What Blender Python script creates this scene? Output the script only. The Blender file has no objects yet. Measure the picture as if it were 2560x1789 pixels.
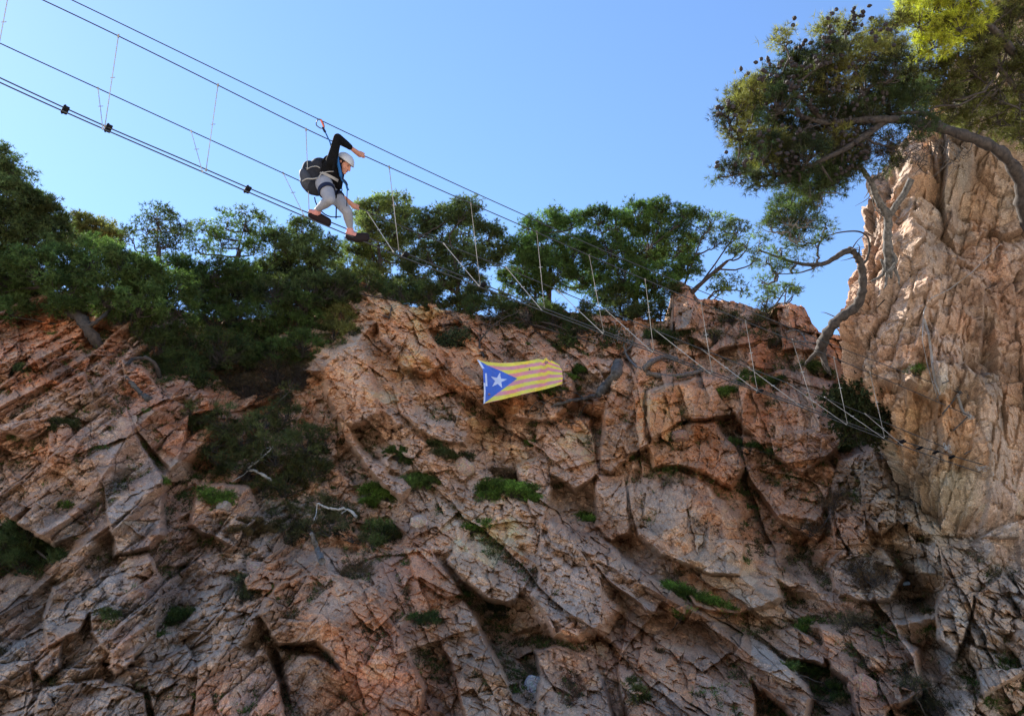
import bpy, bmesh, math, random
import numpy as np
from mathutils import Vector, Matrix
from mathutils.bvhtree import BVHTree
from mathutils.geometry import delaunay_2d_cdt

C = bpy.context.scene
COL = C.collection
PI = math.pi

# ------------------------------------------------------------------ camera, world, sun, exposure
F = 2217.0                       # focal length in photograph pixels (photograph 2560 x 1789)
PITCH = math.radians(25)
CAM = np.array([0.0, 0.0, 1.6])
cam_data = bpy.data.cameras.new("camera")
cam_data.sensor_width = 36.0
cam_data.lens = 36.0 * F / 2560.0
cam_data.clip_end = 3000
cam_data.clip_start = 0.05
cam = bpy.data.objects.new("camera", cam_data)
COL.objects.link(cam)
cam.location = CAM
cam.rotation_euler = (math.radians(90) + PITCH, 0, 0)
C.camera = cam

SUN_AZ = math.radians(-46)       # from +Y towards +X
SUN_EL = math.radians(40)
w = bpy.data.worlds.new("World")
C.world = w
w.use_nodes = True
wt = w.node_tree
wt.nodes.clear()
sky = wt.nodes.new("ShaderNodeTexSky")
sky.sky_type = 'NISHITA'
sky.sun_disc = False
sky.sun_elevation = SUN_EL
sky.sun_rotation = SUN_AZ
sky.air_density = 1.0
sky.dust_density = 0.05
sky.ozone_density = 5.5
bg = wt.nodes.new("ShaderNodeBackground")
bg.inputs[1].default_value = 0.104
wo = wt.nodes.new("ShaderNodeOutputWorld")
wt.links.new(sky.outputs[0], bg.inputs[0])
wt.links.new(bg.outputs[0], wo.inputs[0])

sd = bpy.data.lights.new("sun", 'SUN')
sd.energy = 5.0
sd.angle = math.radians(0.5)
sd.color = (1.0, 0.93, 0.82)
so = bpy.data.objects.new("sun", sd)
COL.objects.link(so)
sdir = Vector((math.sin(SUN_AZ) * math.cos(SUN_EL), math.cos(SUN_AZ) * math.cos(SUN_EL), math.sin(SUN_EL)))
so.rotation_euler = sdir.to_track_quat('Z', 'Y').to_euler()

C.view_settings.view_transform = 'Standard'
C.view_settings.look = 'None'
C.view_settings.exposure = 1.5
C.view_settings.gamma = 1.0
C.render.resolution_x = 1024
C.render.resolution_y = 715
C.cycles.max_bounces = 4
C.cycles.diffuse_bounces = 2
C.cycles.transparent_max_bounces = 4

# ------------------------------------------------------------------ small helpers
FW = np.array([0.0, math.cos(PITCH), math.sin(PITCH)])
RT = np.array([1.0, 0.0, 0.0])
UP = np.array([0.0, -math.sin(PITCH), math.cos(PITCH)])


def at(px, py, d):
    """a point seen at photograph pixel (px, py), d metres in front of the lens"""
    px = np.asarray(px, float); py = np.asarray(py, float); d = np.asarray(d, float)
    a = (px - 1280.0) / F; b = (894.5 - py) / F
    return CAM + d[..., None] * (FW + a[..., None] * RT + b[..., None] * UP)


def V(px, py, d):
    return Vector(at(px, py, d))


def tag(o, label=None, cat=None, group=None, kind=None):
    if label: o['label'] = label
    if cat: o['category'] = cat
    if group: o['group'] = group
    if kind: o['kind'] = kind
    return o


def empty(name, loc, label, cat, group=None):
    o = bpy.data.objects.new(name, None)
    COL.objects.link(o)
    o.location = loc
    o.empty_display_size = 0.1
    tag(o, label, cat, group)
    bpy.context.view_layer.update()
    return o


def link_mesh(name, me, mat=None, parent=None):
    o = bpy.data.objects.new(name, me)
    COL.objects.link(o)
    if mat is not None and len(me.materials) == 0:
        me.materials.append(mat)
    if parent is not None:
        o.parent = parent
        o.matrix_parent_inverse = Matrix.Translation(parent.location).inverted()
    return o


def np_mesh(name, verts, faces, smooth=False, col=None, colname="Col"):
    """faces: (n,3) or (n,4) int array"""
    verts = np.asarray(verts, np.float32); faces = np.asarray(faces, np.int32)
    me = bpy.data.meshes.new(name)
    n = faces.shape[1]
    me.vertices.add(len(verts)); me.vertices.foreach_set('co', verts.ravel())
    me.loops.add(faces.size); me.loops.foreach_set('vertex_index', faces.ravel())
    me.polygons.add(len(faces))
    me.polygons.foreach_set('loop_start', np.arange(0, faces.size, n, dtype=np.int32))
    if smooth:
        me.polygons.foreach_set('use_smooth', np.ones(len(faces), bool))
    else:
        me.polygons.foreach_set('use_smooth', np.zeros(len(faces), bool))
    me.update(calc_edges=True)
    if col is not None:
        a = me.color_attributes.new(colname, 'FLOAT_COLOR', 'POINT')
        c4 = np.ones((len(verts), 4), np.float32); c4[:, :3] = col
        a.data.foreach_set('color', c4.ravel())
    return me


# ------------------------------------------------------------------ noise
_rng = np.random.RandomState(7)
TB = _rng.rand(8, 256, 256).astype(np.float32)


def vnoise(u, v, ch=0):
    iu = np.floor(u).astype(int); iv = np.floor(v).astype(int)
    fu = u - iu; fv = v - iv
    fu = fu * fu * (3 - 2 * fu); fv = fv * fv * (3 - 2 * fv)
    T = TB[ch]
    a = T[iu & 255, iv & 255]; b = T[(iu + 1) & 255, iv & 255]
    c = T[iu & 255, (iv + 1) & 255]; d = T[(iu + 1) & 255, (iv + 1) & 255]
    return (a * (1 - fu) + b * fu) * (1 - fv) + (c * (1 - fu) + d * fu) * fv


def fbm(u, v, oct=4, ch=0, gain=0.5):
    s = 0; a = 1.0; t = 0
    for i in range(oct):
        s = s + a * (vnoise(u * 2 ** i + 17.3 * i, v * 2 ** i + 9.1 * i, (ch + i) % 8) - 0.5) * 2
        t += a; a *= gain
    return s / t


def vor(u, v, seed=0):
    """2D Voronoi: F1, F2, offset from the cell's seed, two random numbers per cell"""
    iu = np.floor(u).astype(int); iv = np.floor(v).astype(int)
    f1 = np.full(u.shape, 9.0); f2 = np.full(u.shape, 9.0)
    du = np.zeros(u.shape); dv = np.zeros(u.shape)
    cu = np.zeros(u.shape, int); cv = np.zeros(u.shape, int)
    for a in (-1, 0, 1):
        for b in (-1, 0, 1):
            gu = iu + a; gv = iv + b
            hu = (gu + seed * 37) & 255; hv = (gv + seed * 91) & 255
            xu = u - (gu + 0.15 + 0.7 * TB[0][hu, hv]); xv = v - (gv + 0.15 + 0.7 * TB[1][hu, hv])
            d = np.sqrt(xu * xu + xv * xv)
            m = d < f1
            f2 = np.where(m, f1, np.minimum(f2, d))
            f1 = np.where(m, d, f1)
            du = np.where(m, xu, du); dv = np.where(m, xv, dv)
            cu = np.where(m, hu, cu); cv = np.where(m, hv, cv)
    return f1, f2, du, dv, cu, cv


def fract_field(X, Z, ang, L, el, amp, tilt, crack, seed, cw=0.06, warp=0.16):
    """height (metres, towards the viewer) of a rock face broken into tilted blocks"""
    ca, sa = math.cos(ang), math.sin(ang)
    wx = warp * L * fbm(X / L * 0.8, Z / L * 0.8, 3, seed % 8) + 0.12 * L * fbm(X / L * 3, Z / L * 3, 2, (seed + 5) % 8)
    wz = warp * L * fbm(X / L * 0.8 + 40, Z / L * 0.8 + 11, 3, (seed + 3) % 8) + 0.12 * L * fbm(X / L * 3 + 7, Z / L * 3, 2, (seed + 6) % 8)
    x = X + wx; z = Z + wz
    u = (x * ca + z * sa) / (L * el); v = (-x * sa + z * ca) / L
    f1, f2, du, dv, cu, cv = vor(u, v, seed)
    r = lambda k: TB[k][cu, cv]
    # every block is cut by a few tilted planes: flat facets meeting in sharp edges
    hk = None
    for k in range(4):
        th = 2 * PI * (k / 4.0 + .35 * r(2 + k) + .1)
        sl = tilt * (.25 + 1.6 * r((5 + k) % 8) ** 2)
        pl = L * (.02 + .22 * r((3 + k) % 8) * tilt) - sl * L * (du * el * .7 * np.cos(th) + dv * np.sin(th))
        hk = pl if hk is None else np.minimum(hk, pl)
    h = amp * 2 * (r(2) - .5) + hk + .25 * tilt * L * ((r(7) - .5) * 2 * du * el + (r(4) - .6) * 2 * dv)
    # some borders stay closed: crack depth varies
    cd = crack * np.clip(0.5 + 1.2 * vnoise(X / L * 1.3, Z / L * 1.3, (seed + 2) % 8) - 0.3, 0, 1)
    e = np.clip(1 - (f2 - f1) / cw, 0, 1)
    h = h - cd * e * e
    return h, TB[5][cu, cv], TB[6][cu, cv]


def joint_field(X, Z, ang, L, el, amp, tilt, seed, ramp_=0.0, warp=.10, groove=.02, skew=.25):
    """rock split by two families of straight joints into offset, tilted, sharp-edged blocks"""
    ca, sa = math.cos(ang), math.sin(ang)
    wx = warp * L * fbm(X / L * .5, Z / L * .5, 3, seed % 8) * 2; wz = warp * L * fbm(X / L * .5 + 31, Z / L * .5 + 7, 3, (seed + 3) % 8) * 2
    wx += .05 * L * fbm(X / L * 4, Z / L * 4, 2, (seed + 1) % 8); wz += .05 * L * fbm(X / L * 4 + 5, Z / L * 4, 2, (seed + 4) % 8)
    x = X + wx; z = Z + wz
    u = (x * ca + z * sa) / (L * el); v = (-x * sa + z * ca) / L
    # uneven spacing of the joints across
    iv = np.floor(v).astype(int); jv = .35 * (TB[0][(iv + seed) & 255, 3]); low = v < iv + jv
    iv = np.where(low, iv - 1, iv)
    v0 = iv + .35 * TB[0][(iv + seed) & 255, 3]; v1 = iv + 1 + .35 * TB[0][(iv + 1 + seed) & 255, 3]
    fv_ = (v - v0) / (v1 - v0)
    uu_ = u + TB[1][(iv * 7 + seed) & 255, 9] * 5.0 + fv_ * .25 * (TB[2][(iv + seed) & 255, 17] - .5) * 2
    iu = np.floor(uu_).astype(int); ju = .45 * TB[3][(iu + seed) & 255, (iv * 3) & 255]
    iu = np.where(uu_ < iu + ju, iu - 1, iu)
    u0 = iu + .45 * TB[3][(iu + seed) & 255, (iv * 3) & 255]; u1 = iu + 1 + .45 * TB[3][(iu + 1 + seed) & 255, (iv * 3) & 255]
    fu_ = (uu_ - u0) / (u1 - u0)
    a = (iu * 3 + seed * 5) & 255; b = (iv * 5 + seed) & 255
    r = lambda k: TB[k][a, b]
    h = amp * 2 * (r(2) - .5)
    h = h + tilt * L * ((r(3) - .5) * 2 * (fu_ - .5) * el * .7 + (r(4) - .5) * 2 * (fv_ - .5))
    # chipped corners and an occasional dihedral
    h = np.minimum(h, amp * 2 * (r(2) - .5) + tilt * L * (.30 + .4 * r(5)) * .5 - tilt * L * 1.6 * r(6) * np.abs(fu_ - r(7)) * np.where(r(5) > .5, 1, .3))
    h = h + ramp_ * L * (fv_ - .5) * (.3 + 1.1 * r(6))
    e = np.minimum(np.minimum(fu_, 1 - fu_) * el, np.minimum(fv_, 1 - fv_))
    g_ = np.clip(1 - e / .05, 0, 1) * np.clip(vnoise(X / L, Z / L, (seed + 2) % 8) * 2.2 - .7, 0, 1)
    g_ = g_ * np.clip(fbm(X * .25 + seed, Z * .25, 2, (seed + 5) % 8) * 2.5 + .45, 0, 1.3)
    h = h - groove * L * g_ - .05 * L * tilt * np.clip(1 - e / .12, 0, 1) ** 2
    return h, r(5), r(0)
# ------------------------------------------------------------------ rock material
def new_mat(name):
    m = bpy.data.materials.new(name)
    m.use_nodes = True
    nt = m.node_tree
    nt.nodes.clear()
    out = nt.nodes.new("ShaderNodeOutputMaterial")
    b = nt.nodes.new("ShaderNodeBsdfPrincipled")
    nt.links.new(b.outputs[0], out.inputs[0])
    return m, nt, b, out


def N(nt, t, **k):
    n = nt.nodes.new(t)
    for a, b in k.items():
        if a.startswith('i_'):
            n.inputs[int(a[2:])].default_value = b
        else:
            setattr(n, a, b)
    return n


def mixc(nt, fac, a, b, mode='MIX'):
    n = nt.nodes.new("ShaderNodeMix"); n.data_type = 'RGBA'; n.blend_type = mode
    for s, v in ((n.inputs[0], fac), (n.inputs[6], a), (n.inputs[7], b)):
        if hasattr(v, 'is_linked') or isinstance(v, bpy.types.NodeSocket):
            nt.links.new(v, s)
        else:
            s.default_value = v if not isinstance(v, tuple) or len(v) == 4 else (*v, 1)
    return n.outputs[2]


def ramp(nt, src, p0, p1, c0=(0, 0, 0, 1), c1=(1, 1, 1, 1)):
    r = nt.nodes.new("ShaderNodeValToRGB")
    r.color_ramp.elements[0].position = p0; r.color_ramp.elements[1].position = p1
    r.color_ramp.elements[0].color = c0; r.color_ramp.elements[1].color = c1
    nt.links.new(src, r.inputs[0])
    return r.outputs[0]


def noise(nt, vec, scale, detail=6, rough=0.6, dist=0.0):
    n = nt.nodes.new("ShaderNodeTexNoise")
    n.inputs['Scale'].default_value = scale; n.inputs['Detail'].default_value = detail
    n.inputs['Roughness'].default_value = rough; n.inputs['Distortion'].default_value = dist
    nt.links.new(vec, n.inputs['Vector'])
    return n.outputs[0]


def rock_material():
    m, nt, b, out = new_mat("granite")
    geo = N(nt, "ShaderNodeNewGeometry"); pos = geo.outputs['Position']
    att = N(nt, "ShaderNodeAttribute", attribute_name="Col")
    base = att.outputs['Color']
    n5 = noise(nt, pos, 38.0, 2, 0.75)
    c = mixc(nt, 0.75, base, mixc(nt, 1.0, base, ramp(nt, n5, 0.32, 0.68, (0.5, 0.47, 0.45, 1), (1.5, 1.5, 1.5, 1)), 'MULTIPLY'))
    nt.links.new(c, b.inputs['Base Color'])
    b.inputs['Roughness'].default_value = 0.9
    b.inputs['Specular IOR Level'].default_value = 0.25
    bp = N(nt, "ShaderNodeBump"); bp.inputs['Strength'].default_value = 0.8; bp.inputs['Distance'].default_value = 0.035
    nt.links.new(n5, bp.inputs['Height']); nt.links.new(bp.outputs[0], b.inputs['Normal'])
    return m


ROCK = rock_material()

# ------------------------------------------------------------------ region colours: where the rock is orange, pink, grey, green-grey, plus one overhang's painted shade
K = 2560 / 2296.0
REG = [  # x, y, radius (overview px), albedo
    (100, 900, 150, (.37, .20, .13)), (30, 780, 90, (.42, .21, .14)), (240, 1050, 90, (.34, .26, .22)), (330, 900, 90, (.42, .22, .15)),
    (300, 1250, 130, (.34, .26, .22)), (80, 1100, 90, (.37, .24, .17)), (100, 1530, 150, (.32, .235, .185)), (265, 1450, 38, (.48, .21, .12)),
    (110, 1460, 34, (.46, .20, .07)), (60, 1400, 80, (.28, .22, .18)), (800, 850, 80, (.43, .27, .18)), (930, 780, 130, (.45, .31, .21)),
    (1070, 900, 100, (.42, .25, .15)), (880, 1010, 70, (.46, .28, .20)), (1030, 1010, 90, (.40, .26, .18)), (940, 1270, 55, (.46, .26, .19)),
    (1090, 1230, 100, (.46, .35, .26)), (860, 1530, 95, (.42, .235, .175)), (700, 1350, 95, (.33, .21, .15)), (520, 1590, 60, (.48, .25, .19)),
    (690, 1490, 45, (.20, .16, .13)), (530, 1400, 80, (.33, .24, .19)), (1260, 1310, 110, (.45, .27, .19)), (1210, 1020, 80, (.44, .30, .22)),  # dark first entry: shade below the overhang, painted into the rock colour
    (1400, 880, 60, (.47, .29, .19)), (1500, 950, 80, (.47, .27, .14)), (1680, 900, 140, (.34, .21, .14)), (1420, 1140, 60, (.19, .15, .12)),
    (1560, 1200, 90, (.38, .24, .15)), (1680, 1310, 80, (.46, .31, .21)), (1760, 1120, 100, (.33, .22, .16)), (1970, 1080, 50, (.31, .25, .18)),
    (2100, 980, 80, (.38, .30, .22)), (2130, 1110, 55, (.30, .32, .27)), (2060, 1250, 70, (.30, .26, .19)), (2260, 950, 110, (.36, .265, .20)),
    (2270, 1180, 60, (.46, .35, .29)), (2200, 620, 160, (.36, .235, .175)), (2180, 420, 120, (.35, .27, .20)), (2200, 1420, 130, (.33, .29, .25)),
    (1300, 1570, 90, (.42, .24, .16)), (1500, 1480, 130, (.38, .26, .20)), (1950, 1480, 110, (.38, .26, .20)), (1940, 1530, 34, (.47, .22, .13)),
    (1650, 720, 90, (.30, .18, .13)), (1230, 740, 120, (.34, .23, .17)), (600, 1130, 120, (.32, .24, .19)), (1120, 1480, 90, (.30, .23, .18)),
]


def region_col(px, py):
    num = np.zeros(px.shape + (3,)); den = np.full(px.shape, 0.25)
    num += np.array((.34, .225, .16)) * 0.25
    for x, y, r, c in REG:
        g = np.exp(-((px - x * K) ** 2 + (py - y * K) ** 2) / (2 * (r * K * 0.75) ** 2)) * 2.0
        num += g[..., None] * np.array(c); den += g
    return num / den[..., None]


# ------------------------------------------------------------------ macro shape of the cliff face: relief points (overview px, metres towards the viewer)
REL = [
 # left cliff
 (60,880,.4),(0,760,.3),(150,790,.5),(250,810,.2),(180,860,.3),(190,960,.9),(60,1000,.5),(130,985,.8),(270,960,1.0),(330,1150,.9),(300,1350,.8),
 (330,880,.3),(380,1050,-.1),(362,1200,-.6),(430,900,.6),(480,940,-.2),(450,1040,-.9),(520,1130,-.9),(560,1000,-.4),(520,850,-1.8),(420,800,-1.5),
 (640,830,-1.7),(60,1240,-.8),(120,1300,-.6),(20,1150,.3),(200,1200,.6),(180,1290,.8),(100,1500,.2),(40,1400,-.1),(220,1440,.6),(260,1500,.1),(160,1560,-.2),
 (330,1500,.3),(400,1400,-.5),(470,1300,.2),(420,1250,-.4),(600,1250,.4),(540,1200,-.2),(560,1330,.3),
 # lower centre boulders
 (590,1370,.9),(640,1330,1.2),(740,1300,1.3),(800,1320,1.2),(700,1400,1.6),(860,1420,1.1),(600,1440,.7),(700,1450,.1),(640,1480,-.6),(760,1560,-.7),(800,1480,.9),
 (850,1540,.8),(900,1600,.7),(700,1610,-.2),(530,1470,1.0),(480,1560,.7),(600,1540,.8),(560,1620,1.3),(420,1500,-.2),(420,1600,.3),(950,1540,.0),
 (820,1240,-.3),(700,1240,-.4),(900,1240,.5),(960,1310,.9),(1020,1400,.7),(1100,1560,.5),(1000,1480,.1),(1090,1370,-.6),(1150,1430,-.8),(1200,1520,-.6),(1060,1620,.2),
 # central spur
 (1200,1100,.2),(1210,1180,1.0),(1080,1210,.9),(1140,1180,1.1),(1030,1290,.3),(1290,1210,1.3),(1320,1310,1.7),(1345,1385,1.9),(1240,1390,1.7),(1180,1330,1.2),(1290,1432,.2),(1235,1440,.0),
 (1340,1430,.1),(1270,1500,.5),(1240,1600,.8),(1340,1550,.3),(1380,1270,1.0),(1460,1340,1.1),(1540,1375,1.0),(1400,1380,.3),(1450,1450,.6),(1600,1450,.4),(1550,1560,.6),(1420,1560,.3),
 (1690,1500,.3),(1700,1600,.5),(1300,1160,-.3),(1290,1120,-.6),
 # dome right of centre
 (1345,1060,.0),(1340,1160,-.3),(1400,1150,.4),(1460,1060,.9),(1540,1100,1.5),(1600,1200,1.7),(1650,1200,1.0),(1500,1240,.8),(1420,1230,-.2),(1560,1290,.9),(1680,1300,.9),(1760,1300,.5),
 (1640,1345,.9),(1600,1000,.4),(1480,1040,.1),(1560,1060,.5),(1700,1150,-.3),(1680,1080,-.2),(1740,1200,-.4),
 # pillar and face above
 (1400,820,.7),(1370,920,.9),(1360,1000,.7),(1345,950,-.9),(1300,1000,-.7),(1230,970,.1),(1300,900,-.6),(1250,1050,.1),(1440,900,.6),(1500,960,.8),(1600,880,.4),(1560,930,.3),
 (1700,860,.3),(1650,980,-.5),(1620,1000,.5),(1800,860,.5),(1860,900,.5),(1880,960,.3),(1780,980,.3),(1860,1020,.0),(1897,920,-.4),(1915,880,-2.4),(1950,940,-2.6),(1960,880,-2.6),(1900,1000,-1.6),(1900,760,-.5),
 # upper centre slab and flag wall
 (728,850,-.5),(745,830,1.1),(800,770,.9),(840,900,.7),(770,950,1.0),(750,1000,-.5),(860,1050,.9),(900,1060,.8),(800,1020,-.6),(850,1080,-.4),(850,860,.0),(900,900,.1),(930,980,.2),(860,700,.6),(840,760,.1),(930,720,.7),
 (980,790,.5),(970,850,.1),(1020,780,.8),(1060,820,.9),(1100,870,.7),(1170,880,.5),(1240,850,.4),(1080,920,.3),(1115,940,-.7),(1150,960,.1),(1200,930,.0),(1000,1040,.2),(1060,1080,.3),(1130,1060,.0),(920,1110,.2),(1000,1130,.5),(960,1180,.3),
 (1100,780,.3),(1200,800,.2),(1300,800,.0),(970,690,.5),(1100,730,-.2),(1300,740,-.4),(1450,740,-.4),(1380,790,-.3),(1530,690,.3),(1700,700,.2),(1800,740,.4),(1620,780,-.2),(1500,810,-.2),
 # lower right
 (1850,1130,-1.0),(1810,1250,-1.0),(1770,1350,-.4),(1900,1060,.4),(1960,1000,1.0),(1985,1100,1.1),(1960,1200,.5),(2010,1250,-.2),(1880,1180,.2),(1900,1270,1.0),(1950,1330,.6),(1860,1330,.4),(1960,1400,.9),
 (2060,1340,-.7),(2080,1450,-.6),(2020,1400,.4),(2120,1380,1.1),(2160,1310,1.3),(2170,1450,1.0),(2230,1330,.6),(2270,1440,.9),(2200,1560,.8),(2110,1530,-.3),(1980,1470,.8),(1900,1440,.5),(1840,1470,-.3),(1730,1430,.4),
 (1780,1530,-.4),(1850,1570,-.3),(1950,1530,.9),(2010,1560,.1),(1880,1620,.3),(2080,1600,-.2),
]
BASE = [  # depth of the mean slope: rows of (py src, [(px src, depth)...])
 (650, [(-400, 20.0), (600, 22.5), (1280, 24.5), (1900, 24.0), (2900, 22.0)]),
 (900, [(-400, 17.6), (600, 19.6), (1280, 21.2), (1900, 20.8), (2900, 20.0)]),
 (1150, [(-400, 15.8), (600, 17.4), (1280, 18.6), (1900, 18.6), (2300, 17.2), (2900, 17.0)]),
 (1400, [(-400, 14.2), (600, 15.2), (1280, 15.8), (1900, 16.2), (2300, 14.9), (2900, 14.6)]),
 (1650, [(-400, 12.4), (600, 12.9), (1280, 13.4), (1900, 13.6), (2300, 12.9), (2900, 12.6)]),
 (1900, [(-400, 11.0), (600, 11.0), (1280, 11.4), (1900, 11.5), (2900, 11.2)]),
 (2300, [(-400, 9.2), (600, 9.2), (1280, 9.4), (1900, 9.5), (2900, 9.4)]),
]


def base_depth(px, py):
    rows = [np.interp(px, [a for a, _ in r], [b for _, b in r]) for _, r in BASE]
    ys = np.array([y for y, _ in BASE], float)
    i = np.clip(np.searchsorted(ys, py, side='right') - 1, 0, len(ys) - 2)
    t = np.clip((py - ys[i]) / (ys[i + 1] - ys[i]), -0.5, 1.0)
    R = np.stack(rows)
    ii = np.indices(px.shape)
    a = np.take_along_axis(R, i[None], 0)[0]; b = np.take_along_axis(R, (i + 1)[None], 0)[0]
    return a * (1 - t) + b * t


def tri_relief(px, py, pts):
    """faceted relief: linear over the Delaunay triangles of the relief points"""
    P = [(x * K, y * K) for x, y, _ in pts]; H = [h * 1.0 for _, _, h in pts]
    for x in range(-900, 3700, 450):
        for y in (350, 2150, 2700):
            P.append((x, y)); H.append(0.3 * math.sin(x * .7 + y))
    for y in range(700, 2100, 300):
        for x in (-700, -350, 2900, 3300):
            P.append((x, y)); H.append(0.6 * math.sin(x * 1.7 + y * .9))
    res = delaunay_2d_cdt([Vector(p) for p in P], [], [], 0, 1e-6)
    vo, _, tris, orig = res[0], res[1], res[2], res[3]
    hv = [H[o[0]] if o else 0.0 for o in orig]
    out = np.zeros(px.shape)
    for t in tris:
        (x0, y0), (x1, y1), (x2, y2) = vo[t[0]], vo[t[1]], vo[t[2]]
        D = (y1 - y2) * (x0 - x2) + (x2 - x1) * (y0 - y2)
        if abs(D) < 1e-6: continue
        m = (px >= min(x0, x1, x2) - 1) & (px <= max(x0, x1, x2) + 1) & (py >= min(y0, y1, y2) - 1) & (py <= max(y0, y1, y2) + 1)
        idx = np.nonzero(m)
        if len(idx[0]) == 0: continue
        qx = px[idx]; qy = py[idx]
        a = ((y1 - y2) * (qx - x2) + (x2 - x1) * (qy - y2)) / D
        b = ((y2 - y0) * (qx - x2) + (x0 - x2) * (qy - y2)) / D
        c = 1 - a - b
        k = (a > -1e-3) & (b > -1e-3) & (c > -1e-3)
        out[tuple(i[k] for i in idx)] = a[k] * hv[t[0]] + b[k] * hv[t[1]] + c[k] * hv[t[2]]
    return out


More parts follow.
